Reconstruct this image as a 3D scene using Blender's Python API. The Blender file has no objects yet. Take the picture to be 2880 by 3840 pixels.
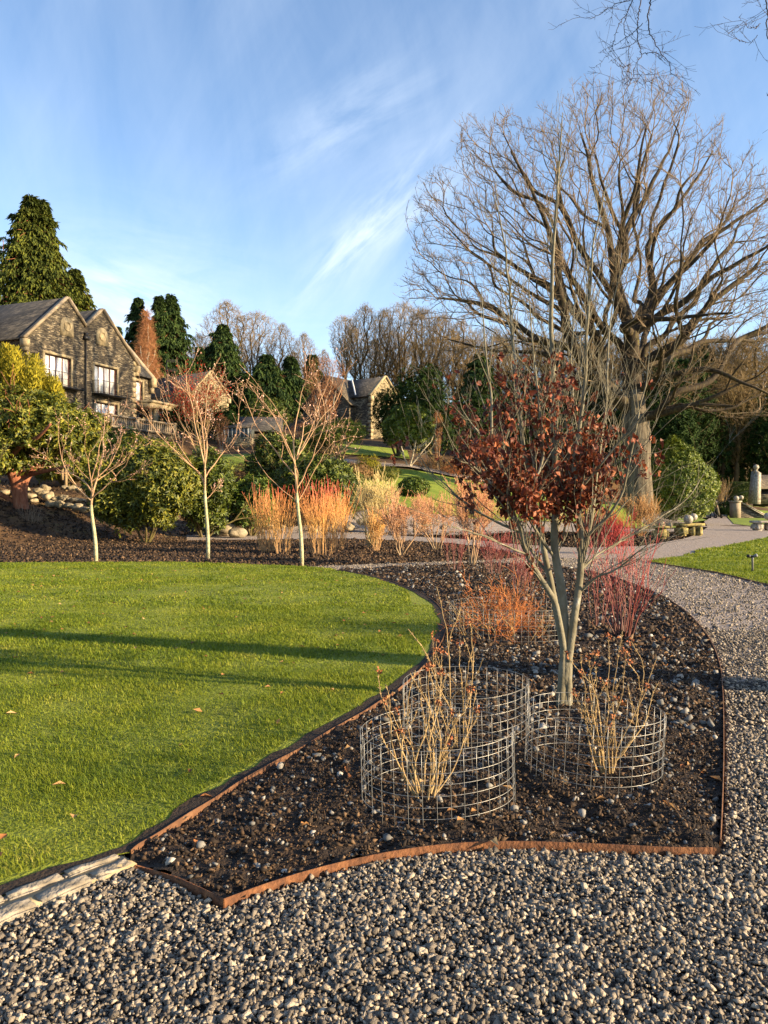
import bpy, bmesh, math, random
import numpy as np
from mathutils import Vector, Matrix, noise as mnoise
from mathutils.geometry import tessellate_polygon
R = math.radians
SC = bpy.context.scene
COL = SC.collection
# ---------------------------------------------------------------- camera, world, sun
F, HY, EYE = 2884.0, 1870.0, 1.55          # focal length and horizon row of the 2880x3840 photograph
cam = bpy.data.cameras.new('camera'); cam_o = bpy.data.objects.new('camera', cam); COL.objects.link(cam_o)
cam.sensor_fit = 'VERTICAL'; cam.sensor_height = 36; cam.lens = 36 * F / 3840
cam.shift_y = -(1920 - HY) / 3840
cam_o.location = (0, 0, EYE); cam_o.rotation_euler = (R(90), 0, 0)
cam.clip_start = .05; cam.clip_end = 3000
SC.camera = cam_o
SUN_DIR = Vector((0.955, -0.30, 0)).normalized(); SUN_EL = R(15)
sd = Vector((SUN_DIR.x * math.cos(SUN_EL), SUN_DIR.y * math.cos(SUN_EL), math.sin(SUN_EL)))
sl = bpy.data.lights.new('sun', 'SUN'); sl.energy = 5.0; sl.angle = R(.5); sl.color = (1.0, .77, .47)
so = bpy.data.objects.new('sun', sl); COL.objects.link(so); so.rotation_euler = sd.to_track_quat('Z', 'Y').to_euler()
SC.view_settings.view_transform = 'Standard'; SC.view_settings.look = 'None'
SC.view_settings.exposure = 1.75; SC.view_settings.gamma = 1
SC.cycles.max_bounces = 5; SC.cycles.diffuse_bounces = 3; SC.cycles.transparent_max_bounces = 8
SC.cycles.use_denoising = True

W = bpy.data.worlds.new('World'); SC.world = W; W.use_nodes = True
def world():
    nt = W.node_tree; N = nt.nodes; L = nt.links; N.clear()
    out = N.new('ShaderNodeOutputWorld'); bg = N.new('ShaderNodeBackground'); L.new(bg.outputs[0], out.inputs[0])
    sky = N.new('ShaderNodeTexSky'); sky.sky_type = 'NISHITA'; sky.sun_disc = False
    sky.sun_elevation = R(24); sky.sun_rotation = math.atan2(SUN_DIR.x, SUN_DIR.y)
    sky.air_density = 1.0; sky.dust_density = .35; sky.ozone_density = 2.2
    bg.inputs[1].default_value = .070
    tc = N.new('ShaderNodeTexCoord'); sp = N.new('ShaderNodeSeparateXYZ'); L.new(tc.outputs['Generated'], sp.inputs[0])
    def m(op, a, b=None, c=None, clamp=False):
        n = N.new('ShaderNodeMath'); n.operation = op; n.use_clamp = clamp
        for i, v in enumerate((a, b, c)):
            if v is None: continue
            if isinstance(v, (int, float)): n.inputs[i].default_value = v
            else: L.new(v, n.inputs[i])
        return n.outputs[0]
    X, Y, Z = sp.outputs
    Ya = m('MAXIMUM', m('ABSOLUTE', Y), .05)
    u = m('DIVIDE', X, Ya); v = m('DIVIDE', Z, Ya)
    def noise(vx, vy, sx, sy, det=6, dist=.4, seed=0.):
        c = N.new('ShaderNodeCombineXYZ'); L.new(m('MULTIPLY', vx, sx), c.inputs[0]); L.new(m('MULTIPLY', vy, sy), c.inputs[1]); c.inputs[2].default_value = seed
        n = N.new('ShaderNodeTexNoise'); n.inputs['Scale'].default_value = 1; n.inputs['Detail'].default_value = det; n.inputs['Roughness'].default_value = .6
        n.inputs['Distortion'].default_value = dist; L.new(c.outputs[0], n.inputs[0]); return n.outputs[0]
    def rot(cx, cy, ang):
        c, s = math.cos(ang), math.sin(ang); du = m('SUBTRACT', u, cx); dv = m('SUBTRACT', v, cy)
        return m('ADD', m('MULTIPLY', du, c), m('MULTIPLY', dv, s)), m('SUBTRACT', m('MULTIPLY', dv, c), m('MULTIPLY', du, s))
    def blob(a, b, la, lb):
        q = m('ADD', m('POWER', m('ABSOLUTE', m('DIVIDE', a, la)), 2), m('POWER', m('ABSOLUTE', m('DIVIDE', b, lb)), 2))
        return m('POWER', 2.718, m('MULTIPLY', q, -1))
    tot = None
    # general thin veil, streaks and two brighter wisps
    a, b = rot(0, 0, R(62)); n = noise(a, b, 1.3, 5, seed=3.); veil = m('MULTIPLY', m('SUBTRACT', n, .45, clamp=True), .5)
    a, b = rot(-.30, .5, R(100)); n = noise(a, b, 1.5, 6, seed=9.); veil2 = m('MULTIPLY', m('SUBTRACT', n, .42, clamp=True), .45)
    tot = m('ADD', veil, veil2)
    for cx, cy, ang, la, lb, k, sx, sy, sd_ in ((-.035, .335, R(47), .10, .022, 1.5, 9, 40, 1.), (.02, .38, R(44), .13, .05, 1.0, 7, 24, 5.), (-.31, .245, R(-22), .10, .045, 1.5, 7, 45, 2.),
                                         (-.33, .28, R(-10), .16, .08, .9, 6, 20, 7.), (-.055, .49, R(30), .12, .05, .7, 6, 18, 8.), (-.23, .20, R(4), .3, .05, .5, 4, 12, 4.)):
        a, b = rot(cx, cy, ang); g = blob(a, b, la, lb); n = noise(a, b, sx, sy, seed=sd_)
        tot = m('ADD', tot, m('MULTIPLY', m('MULTIPLY', g, m('SUBTRACT', n, .36, clamp=True)), k * 1.5))
    low = m('MULTIPLY', m('POWER', 2.718, m('MULTIPLY', m('ABSOLUTE', v), -7)), .30)
    tot = m('ADD', tot, low)
    tot = m('MINIMUM', tot, .85)
    mix = N.new('ShaderNodeMix'); mix.data_type = 'RGBA'; L.new(tot, mix.inputs[0]); 
    hs = N.new('ShaderNodeHueSaturation'); hs.inputs['Saturation'].default_value = 1.02; hs.inputs['Value'].default_value = 1.2; L.new(sky.outputs[0], hs.inputs['Color'])
    L.new(hs.outputs[0], mix.inputs[6])
    mix.inputs[7].default_value = (4.6, 5.2, 6.0, 1)
    L.new(mix.outputs[2], bg.inputs[0])
world()

# ---------------------------------------------------------------- helpers
def P(px, py, d): return np.array(((px - 1440) / F * d, d, EYE - (py - HY) / F * d))
def G(px, py): return P(px, py, F * EYE / (py - HY))
def crop(x, y, ox, oy, s): return ox + x / s, oy + y / s

def tagp(o, label=None, cat=None, group=None, kind=None):
    for k, v in (('label', label), ('category', cat), ('group', group), ('kind', kind)):
        if v: o[k] = v
    return o
def empty(name, loc=(0, 0, 0), rz=0, **kw):
    o = bpy.data.objects.new(name, None); COL.objects.link(o); o.location = tuple(loc); o.rotation_euler = (0, 0, rz)
    o.empty_display_size = .2
    return tagp(o, **kw)
KIDS = {}
def copy_tree(o, parent=None):
    c = o.copy(); COL.objects.link(c)
    if parent is not None: c.parent = parent; KIDS.setdefault(parent.name, []).append(c)
    for ch in list(KIDS.get(o.name, [])): copy_tree(ch, c)
    return c

class MB:
    def __init__(s): s.v = []; s.f = []; s.n = 0
    def add(s, v, f):
        v = np.asarray(v, float).reshape(-1, 3)
        if isinstance(f, np.ndarray): s.f.append((f + s.n).astype(np.int64))
        else:
            by = {}
            for q in f: by.setdefault(len(q), []).append(q)
            for q in by.values(): s.f.append(np.array(q, dtype=np.int64) + s.n)
        s.v.append(v); s.n += len(v); return s
    def box(s, c, size, rz=0, bev=0):
        c = np.array(c, float); h = np.array(size, float) / 2
        v = np.array([[x, y, z] for x in (-1, 1) for y in (-1, 1) for z in (-1, 1)]) * h
        if rz: v[:, :2] = v[:, :2] @ np.array([[math.cos(rz), math.sin(rz)], [-math.sin(rz), math.cos(rz)]])
        return s.add(v + c, [(0, 1, 3, 2), (4, 6, 7, 5), (0, 4, 5, 1), (2, 3, 7, 6), (0, 2, 6, 4), (1, 5, 7, 3)])
    def tube(s, pts, rad, n=6, cap=True):
        pts = np.asarray(pts, float); m = len(pts); rad = np.broadcast_to(np.asarray(rad, float), (m,))
        t = np.gradient(pts, axis=0); t /= np.linalg.norm(t, axis=1)[:, None] + 1e-9
        ref = np.array((0, 0, 1.)) if abs(t[:, 2]).mean() < .8 else np.array((1., .1, 0))
        a = np.cross(t, ref); a /= np.linalg.norm(a, axis=1)[:, None] + 1e-9; b = np.cross(t, a)
        th = np.linspace(0, 2 * math.pi, n, endpoint=False)
        v = pts[:, None] + rad[:, None, None] * (a[:, None] * np.cos(th)[None, :, None] + b[:, None] * np.sin(th)[None, :, None])
        i = np.arange(m - 1)[:, None] * n; j = np.arange(n)[None]; k = (j + 1) % n
        f = np.stack((i + j, i + k, i + n + k, i + n + j), -1).reshape(-1, 4)
        s.add(v.reshape(-1, 3), f)
        if cap: s.f.append(np.array([np.arange(n)[::-1] + s.n - m * n])); s.f.append(np.array([np.arange(n) + s.n - n]))
        return s
    def segs(s, p0, p1, r0, r1, n=3):
        p0 = np.asarray(p0, float); p1 = np.asarray(p1, float); m = len(p0)
        if not m: return s
        r0 = np.broadcast_to(r0, (m,)); r1 = np.broadcast_to(r1, (m,))
        t = p1 - p0; t /= np.linalg.norm(t, axis=1)[:, None] + 1e-9
        ref = np.where(abs(t[:, 2:3]) < .8, [[0, 0, 1.]], [[1., 0, 0]])
        a = np.cross(t, ref); a /= np.linalg.norm(a, axis=1)[:, None] + 1e-9; b = np.cross(t, a)
        th = np.linspace(0, 2 * math.pi, n, endpoint=False); c = np.cos(th)[None, :, None]; d = np.sin(th)[None, :, None]
        o = a[:, None] * c + b[:, None] * d
        v = np.concatenate((p0[:, None] + o * r0[:, None, None], p1[:, None] + o * r1[:, None, None]), 1).reshape(-1, 3)
        i = np.arange(m)[:, None] * 2 * n; j = np.arange(n)[None]; k = (j + 1) % n
        return s.add(v, np.stack((i + j, i + k, i + n + k, i + n + j), -1).reshape(-1, 4))
    def leaves(s, c, d, nrm, ln, wd, fold=.25, curl=0.):
        """diamond leaves folded along the midrib: c base points, d directions, nrm normals"""
        c = np.asarray(c, float); m = len(c)
        d = d / (np.linalg.norm(d, axis=1)[:, None] + 1e-9)
        side = np.cross(d, nrm); side /= np.linalg.norm(side, axis=1)[:, None] + 1e-9; up = np.cross(side, d)
        ln = np.broadcast_to(ln, (m,))[:, None]; wd = np.broadcast_to(wd, (m,))[:, None]
        mid = c + d * ln * .45
        v = np.stack((c, mid + side * wd / 2 + up * wd * fold, c + d * ln - up * ln * curl, mid - side * wd / 2 + up * wd * fold), 1).reshape(-1, 3)
        i = np.arange(m)[:, None] * 4
        f = np.concatenate((i + np.array([[0, 1, 2]]), i + np.array([[0, 2, 3]])), 0)
        return s.add(v, f)
    def lathe(s, prof, c=(0, 0, 0), n=16):
        prof = np.array(prof, float); th = np.linspace(0, 2 * math.pi, n, endpoint=False); m = len(prof)
        v = np.stack((prof[:, 0:1] * np.cos(th), prof[:, 0:1] * np.sin(th), np.repeat(prof[:, 1:2], n, 1)), -1).reshape(-1, 3) + np.array(c)
        i = np.arange(m - 1)[:, None] * n; j = np.arange(n)[None]; k = (j + 1) % n
        s.add(v, np.stack((i + j, i + k, i + n + k, i + n + j), -1).reshape(-1, 4))
        s.f.append(np.array([np.arange(n)[::-1] + s.n - m * n])); s.f.append(np.array([np.arange(n) + s.n - n])); return s
    def prism(s, poly, axis, a, b):
        """extrude a 2-D polygon along 'x','y' or 'z' from a to b; poly in the other two axes in order"""
        def mk(p, t): return {'x': (t, p[0], p[1]), 'y': (p[0], t, p[1]), 'z': (p[0], p[1], t)}[axis]
        n = len(poly); v = [mk(p, a) for p in poly] + [mk(p, b) for p in poly]
        f = [tuple(range(n))[::-1], tuple(range(n, 2 * n))] + [(i, (i + 1) % n, n + (i + 1) % n, n + i) for i in range(n)]
        return s.add(v, f)
    def build(s, name, mat, parent=None, smooth=False, **kw):
        me = bpy.data.meshes.new(name); v = np.concatenate(s.v).astype(np.float32) if s.v else np.zeros((0, 3), np.float32)
        me.vertices.add(len(v)); me.vertices.foreach_set('co', v.ravel())
        fs = [f for f in s.f if len(f)]
        if not fs: fs = [np.zeros((0, 3), int)]
        loops = np.concatenate([f.ravel() for f in fs]).astype(np.int32)
        tot = np.concatenate([np.full(len(f), f.shape[1]) for f in fs]).astype(np.int32)
        st = np.concatenate(([0], np.cumsum(tot)[:-1])).astype(np.int32)
        me.loops.add(len(loops)); me.loops.foreach_set('vertex_index', loops)
        me.polygons.add(len(tot)); me.polygons.foreach_set('loop_start', st); me.polygons.foreach_set('loop_total', tot)
        if smooth: me.polygons.foreach_set('use_smooth', np.ones(len(tot), bool))
        me.update(calc_edges=True); me.validate()
        me.materials.append(mat)
        o = bpy.data.objects.new(name, me); COL.objects.link(o)
        if parent is not None: o.parent = parent; KIDS.setdefault(parent.name, []).append(o)
        return tagp(o, **kw)

def hsh(i, j, k, s):
    n = (i.astype(np.int64) * 374761393 + j.astype(np.int64) * 668265263 + k.astype(np.int64) * 1274126177 + s * 974634777) & 0xffffffff
    n = ((n ^ (n >> 13)) * 1103515245) & 0xffffffff; n = ((n ^ (n >> 16)) * 2246822519) & 0xffffffff
    return ((n ^ (n >> 15)) & 0xffffff) / float(0xffffff)
def vnoise(p, sc=1., s=0):
    p = np.asarray(p, float) * sc; i = np.floor(p).astype(np.int64); f = p - i; f = f * f * (3 - 2 * f); r = 0
    for a in (0, 1):
        for b in (0, 1):
            for c in (0, 1):
                w = (f[:, 0] if a else 1 - f[:, 0]) * (f[:, 1] if b else 1 - f[:, 1]) * (f[:, 2] if c else 1 - f[:, 2])
                r = r + w * hsh(i[:, 0] + a, i[:, 1] + b, i[:, 2] + c, s)
    return r * 2 - 1
def inpoly(x, y, poly):
    c = np.zeros(len(x), bool); n = len(poly)
    for i in range(n):
        x1, y1 = poly[i][:2]; x2, y2 = poly[i - 1][:2]
        k = (y1 > y) != (y2 > y)
        c ^= k & (x < (x2 - x1) * (y - y1) / ((y2 - y1) + 1e-12) + x1)
    return c
def edgedist(x, y, poly, closed=True):
    d = np.full(len(x), 1e9); n = len(poly)
    for i in range(0 if closed else 1, n):
        a = np.array(poly[i - 1][:2]); b = np.array(poly[i][:2]); ab = b - a
        t = np.clip(((x - a[0]) * ab[0] + (y - a[1]) * ab[1]) / (ab @ ab + 1e-12), 0, 1)
        d = np.minimum(d, np.hypot(x - a[0] - t * ab[0], y - a[1] - t * ab[1]))
    return d
def smooth_line(pts, n=8, closed=False):
    pts = np.asarray(pts, float); m = len(pts); out = []
    for i in range(m - 1):
        p0 = pts[max(i - 1, 0)]; p1 = pts[i]; p2 = pts[i + 1]; p3 = pts[min(i + 2, m - 1)]
        for k in range(n):
            t = k / n; out.append(.5 * ((2 * p1) + (-p0 + p2) * t + (2 * p0 - 5 * p1 + 4 * p2 - p3) * t * t + (-p0 + 3 * p1 - 3 * p2 + p3) * t ** 3))
    out.append(pts[-1]); return np.array(out)
def unit(v): return v / (np.linalg.norm(v, axis=-1, keepdims=True) + 1e-9)

# ---------------------------------------------------------------- materials
def M(name, cols, rough=.85, scale=4., island=0., detail=5, bump=0., bscale=None, trans=0., spec=.3, pos=None, dist=0., sx=(1, 1, 1), metal=0., seed=0., nr=.62):
    m = bpy.data.materials.new(name); m.use_nodes = True; nt = m.node_tree; N = nt.nodes; L = nt.links; N.clear()
    out = N.new('ShaderNodeOutputMaterial'); bs = N.new('ShaderNodeBsdfPrincipled')
    bs.inputs['Roughness'].default_value = rough; bs.inputs['Specular IOR Level'].default_value = spec; bs.inputs['Metallic'].default_value = metal
    tc = N.new('ShaderNodeTexCoord'); mp = N.new('ShaderNodeMapping'); L.new(tc.outputs['Object'], mp.inputs[0]); mp.inputs['Scale'].default_value = sx; mp.inputs['Location'].default_value = (seed, seed * .7, 0)
    no = N.new('ShaderNodeTexNoise'); no.inputs['Scale'].default_value = scale; no.inputs['Detail'].default_value = detail; no.inputs['Roughness'].default_value = nr; no.inputs['Distortion'].default_value = dist
    L.new(mp.outputs[0], no.inputs[0])
    fac = no.outputs[0]
    st = N.new('ShaderNodeMapRange'); st.inputs[1].default_value = .28; st.inputs[2].default_value = .72; L.new(fac, st.inputs[0]); fac = st.outputs[0]
    if island > 0:
        ge = N.new('ShaderNodeNewGeometry'); mx = N.new('ShaderNodeMix'); mx.inputs[0].default_value = island
        L.new(fac, mx.inputs[2]); L.new(ge.outputs['Random Per Island'], mx.inputs[3]); fac = mx.outputs[0]
    rp = N.new('ShaderNodeValToRGB'); L.new(fac, rp.inputs[0]); el = rp.color_ramp.elements
    k = len(cols)
    while len(el) < k: el.new(.5)
    for i, c in enumerate(cols):
        el[i].position = pos[i] if pos else i / max(k - 1, 1); el[i].color = (*c, 1)
    L.new(rp.outputs[0], bs.inputs['Base Color'])
    if bump:
        nb = N.new('ShaderNodeTexNoise'); nb.inputs['Scale'].default_value = bscale or scale * 4; nb.inputs['Detail'].default_value = 4; L.new(mp.outputs[0], nb.inputs[0])
        bp = N.new('ShaderNodeBump'); bp.inputs['Strength'].default_value = min(1, bump); bp.inputs['Distance'].default_value = .03 * max(1, bump); L.new(nb.outputs[0], bp.inputs['Height']); L.new(bp.outputs[0], bs.inputs['Normal'])
    if trans:
        tr = N.new('ShaderNodeBsdfTranslucent'); L.new(rp.outputs[0], tr.inputs[0]); ms = N.new('ShaderNodeMixShader'); ms.inputs[0].default_value = trans
        L.new(bs.outputs[0], ms.inputs[1]); L.new(tr.outputs[0], ms.inputs[2]); L.new(ms.outputs[0], out.inputs[0])
    else: L.new(bs.outputs[0], out.inputs[0])
    m['ramp'] = rp.name
    return m
def brick_mat(name, cols, bw, rh, mortar, mcol, rough=.9, bump=.5, pos=None):
    """coursed stone or slates; horizontal coordinate is x + y, vertical is z (object space)"""
    m = bpy.data.materials.new(name); m.use_nodes = True; nt = m.node_tree; N = nt.nodes; L = nt.links; N.clear()
    out = N.new('ShaderNodeOutputMaterial'); bs = N.new('ShaderNodeBsdfPrincipled'); bs.inputs['Roughness'].default_value = rough; L.new(bs.outputs[0], out.inputs[0])
    tc = N.new('ShaderNodeTexCoord'); sp = N.new('ShaderNodeSeparateXYZ'); L.new(tc.outputs['Object'], sp.inputs[0])
    nz = N.new('ShaderNodeTexNoise'); nz.inputs['Scale'].default_value = 1.3; L.new(tc.outputs['Object'], nz.inputs[0])
    ad = N.new('ShaderNodeMath'); L.new(sp.outputs[0], ad.inputs[0]); L.new(sp.outputs[1], ad.inputs[1])
    a2 = N.new('ShaderNodeMath'); a2.operation = 'MULTIPLY_ADD'; L.new(nz.outputs[0], a2.inputs[0]); a2.inputs[1].default_value = rh * 2.2; L.new(sp.outputs[2], a2.inputs[2])
    cb = N.new('ShaderNodeCombineXYZ'); L.new(ad.outputs[0], cb.inputs[0]); L.new(a2.outputs[0], cb.inputs[1])
    br = N.new('ShaderNodeTexBrick'); br.inputs['Scale'].default_value = 1; br.inputs['Brick Width'].default_value = bw; br.inputs['Row Height'].default_value = rh
    br.inputs['Mortar Size'].default_value = mortar; br.inputs['Color1'].default_value = (0, 0, 0, 1); br.inputs['Color2'].default_value = (1, 1, 1, 1); br.inputs['Mortar'].default_value = (.5, .5, .5, 1)
    br.squash = .6; br.squash_frequency = 3; L.new(cb.outputs[0], br.inputs[0])
    rp = N.new('ShaderNodeValToRGB'); el = rp.color_ramp.elements
    while len(el) < len(cols): el.new(.5)
    for i, c in enumerate(cols): el[i].position = pos[i] if pos else i / (len(cols) - 1); el[i].color = (*c, 1)
    n2 = N.new('ShaderNodeTexNoise'); n2.inputs['Scale'].default_value = .9; n2.inputs['Detail'].default_value = 6; L.new(tc.outputs['Object'], n2.inputs[0])
    av = N.new('ShaderNodeMath'); av.operation = 'MULTIPLY_ADD'; L.new(n2.outputs[0], av.inputs[0]); av.inputs[1].default_value = .9
    av2 = N.new('ShaderNodeMath'); av2.operation = 'SUBTRACT'; L.new(br.outputs[0], av2.inputs[0]); av2.inputs[1].default_value = .45; L.new(av2.outputs[0], av.inputs[2])
    L.new(av.outputs[0], rp.inputs[0])
    mx = N.new('ShaderNodeMix'); mx.data_type = 'RGBA'; L.new(br.outputs[1], mx.inputs[0]); L.new(rp.outputs[0], mx.inputs[6]); mx.inputs[7].default_value = (*mcol, 1)
    L.new(mx.outputs[2], bs.inputs['Base Color'])
    bp = N.new('ShaderNodeBump'); bp.invert = True; bp.inputs['Strength'].default_value = bump; bp.inputs['Distance'].default_value = .03; L.new(br.outputs[1], bp.inputs['Height']); L.new(bp.outputs[0], bs.inputs['Normal'])
    return m
def zgrad(name, stops, h, rough=.6, island=.2):
    """stem colour that changes from the base of the plant to its tips (object z)"""
    m = bpy.data.materials.new(name); m.use_nodes = True; nt = m.node_tree; N = nt.nodes; L = nt.links
    bs = N['Principled BSDF']; bs.inputs['Roughness'].default_value = rough
    tc = N.new('ShaderNodeTexCoord'); sp = N.new('ShaderNodeSeparateXYZ'); L.new(tc.outputs['Object'], sp.inputs[0])
    no = N.new('ShaderNodeTexNoise'); no.inputs['Scale'].default_value = 3; L.new(tc.outputs['Object'], no.inputs[0])
    d = N.new('ShaderNodeMath'); d.operation = 'DIVIDE'; L.new(sp.outputs[2], d.inputs[0]); d.inputs[1].default_value = h
    a = N.new('ShaderNodeMath'); a.operation = 'MULTIPLY_ADD'; L.new(no.outputs[0], a.inputs[0]); a.inputs[1].default_value = island * 2; 
    b = N.new('ShaderNodeMath'); b.operation = 'SUBTRACT'; L.new(d.outputs[0], b.inputs[0]); b.inputs[1].default_value = island; L.new(b.outputs[0], a.inputs[2])
    rp = N.new('ShaderNodeValToRGB'); L.new(a.outputs[0], rp.inputs[0]); el = rp.color_ramp.elements
    while len(el) < len(stops): el.new(.5)
    for i, (p, c) in enumerate(stops): el[i].position = p; el[i].color = (*c, 1)
    L.new(rp.outputs[0], bs.inputs['Base Color']); return m
MT = {}
MT['ground'] = M('ground_soil', [(.018, .010, .006), (.045, .024, .012), (.10, .055, .022), (.12, .09, .03)], scale=.9, bump=1, bscale=9, detail=9)
MT['soil'] = M('bed_soil', [(.010, .006, .004), (.022, .013, .008), (.045, .027, .016)], scale=14, bump=1, bscale=60, detail=8)
MT['mulch'] = M('mulch', [(.010, .006, .004), (.030, .018, .010), (.070, .040, .020), (.17, .105, .055)], scale=3, island=.9, pos=[0, .45, .8, 1])
MT['lawn'] = M('lawn', [(.08, .10, .008), (.15, .18, .014), (.24, .25, .025)], scale=1.3, bump=1, bscale=45, detail=10)
MT['lawn_far'] = M('lawn_far', [(.10, .15, .012), (.16, .21, .018), (.24, .27, .03)], scale=1.0, bump=1, bscale=25, detail=10)
MT['grass'] = M('grass', [(.045, .085, .006), (.125, .175, .010), (.23, .26, .018), (.40, .35, .08)], scale=1.1, island=.42, rough=.6, trans=.4, pos=[0, .35, .7, 1])
MT['gravelgap'] = M('gravel_gap_shade', [(.012, .010, .009), (.03, .026, .022)], scale=40, bump=1, bscale=90)  # dark colour painted for the shade in gaps between stones
MT['gravelfar'] = M('gravel_far', [(.05, .041, .036), (.20, .163, .138), (.36, .30, .255), (.55, .47, .40)], scale=7, bump=2, bscale=22, detail=14, pos=[0, .35, .7, 1], nr=.86)
MT['stone'] = M('gravel_stone', [(.050, .043, .036), (.120, .101, .082), (.23, .192, .148), (.40, .34, .26), (.28, .18, .12)], scale=60, island=.75, bump=.4, bscale=150, pos=[0, .35, .65, .88, 1])
MT['pebble'] = M('pebble', [(.05, .05, .048), (.13, .125, .115), (.24, .22, .19), (.46, .43, .38)], scale=20, island=.85, pos=[0, .5, .85, 1])
MT['rust'] = M('rust_steel', [(.04, .018, .010), (.12, .048, .02), (.22, .095, .035)], scale=18, bump=.4, bscale=60, detail=8)
MT['rustdark'] = M('rust_steel_dull', [(.05, .025, .015), (.12, .055, .025), (.19, .10, .05)], scale=12, bump=.3, bscale=60, detail=8)
MT['kerb'] = M('kerb_stone', [(.08, .068, .052), (.17, .145, .11), (.25, .22, .18), (.31, .26, .18)], scale=7, bump=1, bscale=22, detail=9)
MT['wire'] = M('galvanised_wire', [(.22, .215, .20), (.36, .35, .32)], scale=30, rough=.45, metal=.6)
MT['twigpale'] = M('pale_stem', [(.13, .08, .035), (.28, .19, .085), (.42, .31, .16)], scale=14, island=.3)
MT['twigbrown'] = M('brown_stem', [(.16, .07, .03), (.28, .14, .06), (.36, .22, .10)], scale=10, island=.4)
MT['deadhead'] = M('dead_flower', [(.12, .035, .015), (.25, .08, .03), (.32, .14, .06)], scale=10, island=.6)
MT['beechbark'] = M('beech_bark', [(.08, .07, .045), (.13, .115, .075), (.18, .165, .12), (.33, .32, .28)], scale=9, sx=(1, 1, .8), bump=.3, bscale=30, pos=[0, .4, .78, 1])
MT['beechleaf'] = M('copper_leaf', [(.035, .009, .006), (.095, .020, .010), (.19, .045, .017), (.36, .13, .05)], scale=4, island=.85, trans=.22, rough=.6)
MT['oakbark'] = M('oak_bark', [(.010, .007, .004), (.026, .018, .010), (.052, .036, .018), (.085, .078, .014)], scale=2.2, sx=(3, 3, .7), bump=1, bscale=7, detail=9)
MT['oaktrunk'] = M('oak_trunk', [(.020, .015, .010), (.055, .042, .026), (.14, .115, .08), (.085, .07, .03)], scale=1.6, sx=(3.5, 3.5, .5), bump=1.5, bscale=5, detail=9)
MT['oaktwig'] = M('oak_twig', [(.065, .045, .026), (.14, .098, .055), (.24, .175, .105)], scale=.5, island=.5)
MT['bgbark'] = M('bare_bark', [(.03, .02, .010), (.07, .05, .024), (.12, .085, .04)], scale=1.2, island=.2)
MT['bgtwig'] = M('bare_twig', [(.085, .055, .022), (.17, .115, .045), (.27, .185, .075)], scale=.4, island=.4)
MT['birchtwig'] = M('birch_twig', [(.20, .08, .035), (.32, .14, .06), (.38, .2, .09)], scale=.6, island=.4)
MT['birchbark'] = M('birch_bark', [(.18, .14, .09), (.42, .36, .26), (.52, .46, .36)], scale=2)
MT['youngbark'] = M('lichen_bark', [(.16, .15, .07), (.34, .31, .18), (.46, .43, .30)], scale=10, bump=.5, bscale=40)
MT['youngtwig'] = M('pinkish_twig', [(.22, .12, .07), (.38, .23, .13), (.50, .34, .20)], scale=3, island=.4)
MT['mossstem'] = M('mossy_stem', [(.04, .03, .015), (.10, .075, .03), (.14, .12, .03)], scale=3)
MT['bud'] = M('pink_bud', [(.35, .16, .12), (.52, .30, .24), (.62, .45, .38)], scale=8, island=.8)
MT['redbark'] = M('red_bark', [(.10, .03, .015), (.22, .08, .04), (.30, .14, .08)], scale=4, sx=(3, 3, .6), bump=1, bscale=14)
MT['rhodo'] = M('rhododendron_leaf', [(.010, .022, .005), (.035, .055, .008), (.085, .11, .012), (.18, .19, .025)], scale=.8, island=.75, rough=.5, spec=.28, trans=.12)
MT['rhodoy'] = M('rhododendron_leaf_yellowish', [(.014, .026, .005), (.050, .066, .008), (.13, .135, .014), (.30, .26, .03)], scale=.9, island=.7, rough=.5, spec=.28, trans=.15)
MT['holly'] = M('holly_leaf', [(.010, .028, .006), (.035, .065, .009), (.09, .13, .015), (.19, .21, .03)], scale=.9, island=.75, rough=.5, spec=.25, trans=.1)
MT['camellia'] = M('camellia_leaf', [(.014, .032, .006), (.06, .095, .010), (.14, .18, .016), (.26, .27, .03)], scale=.9, island=.7, rough=.5, trans=.2)
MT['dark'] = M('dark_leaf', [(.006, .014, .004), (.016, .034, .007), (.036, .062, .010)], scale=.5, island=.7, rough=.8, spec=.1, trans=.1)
MT['conif'] = M('conifer_needles', [(.012, .030, .008), (.035, .065, .012), (.075, .11, .018)], scale=.35, island=.6, trans=.1)
MT['coniflit'] = M('conifer_needles_light', [(.014, .026, .005), (.060, .078, .009), (.17, .18, .018)], scale=.3, island=.6, trans=.15)
MT['yewgold'] = M('golden_yew', [(.10, .11, .010), (.24, .21, .015), (.42, .33, .02)], scale=.9, island=.6, trans=.2)
MT['redleaf'] = M('red_berry', [(.22, .015, .010), (.42, .03, .015), (.55, .08, .03)], scale=1, island=.8, trans=.2)
MT['brownscrub'] = M('brown_scrub', [(.10, .05, .02), (.22, .12, .05), (.34, .22, .09)], scale=.6, island=.7)
MT['copperhair'] = M('copper_stem', [(.25, .07, .02), (.42, .14, .04), (.50, .22, .07)], scale=4, island=.6)
MT['deadleaf'] = M('dead_leaf', [(.14, .05, .02), (.30, .12, .04), (.45, .24, .09), (.55, .38, .18)], scale=6, island=.85, trans=.2)
MT['rock'] = M('rock', [(.05, .04, .025), (.15, .12, .075), (.28, .23, .15), (.38, .32, .22)], scale=2.5, island=.3, bump=1, bscale=9, detail=9)
MT['mossrock'] = M('mossy_stone', [(.05, .05, .02), (.14, .12, .04), (.28, .22, .08), (.34, .28, .14)], scale=4, bump=1, bscale=14, detail=9)
MT['ballstone'] = M('lichen_ball_stone', [(.14, .12, .09), (.32, .28, .22), (.60, .57, .50)], scale=6, bump=.8, bscale=20, detail=9, pos=[0, .55, 1])
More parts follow.
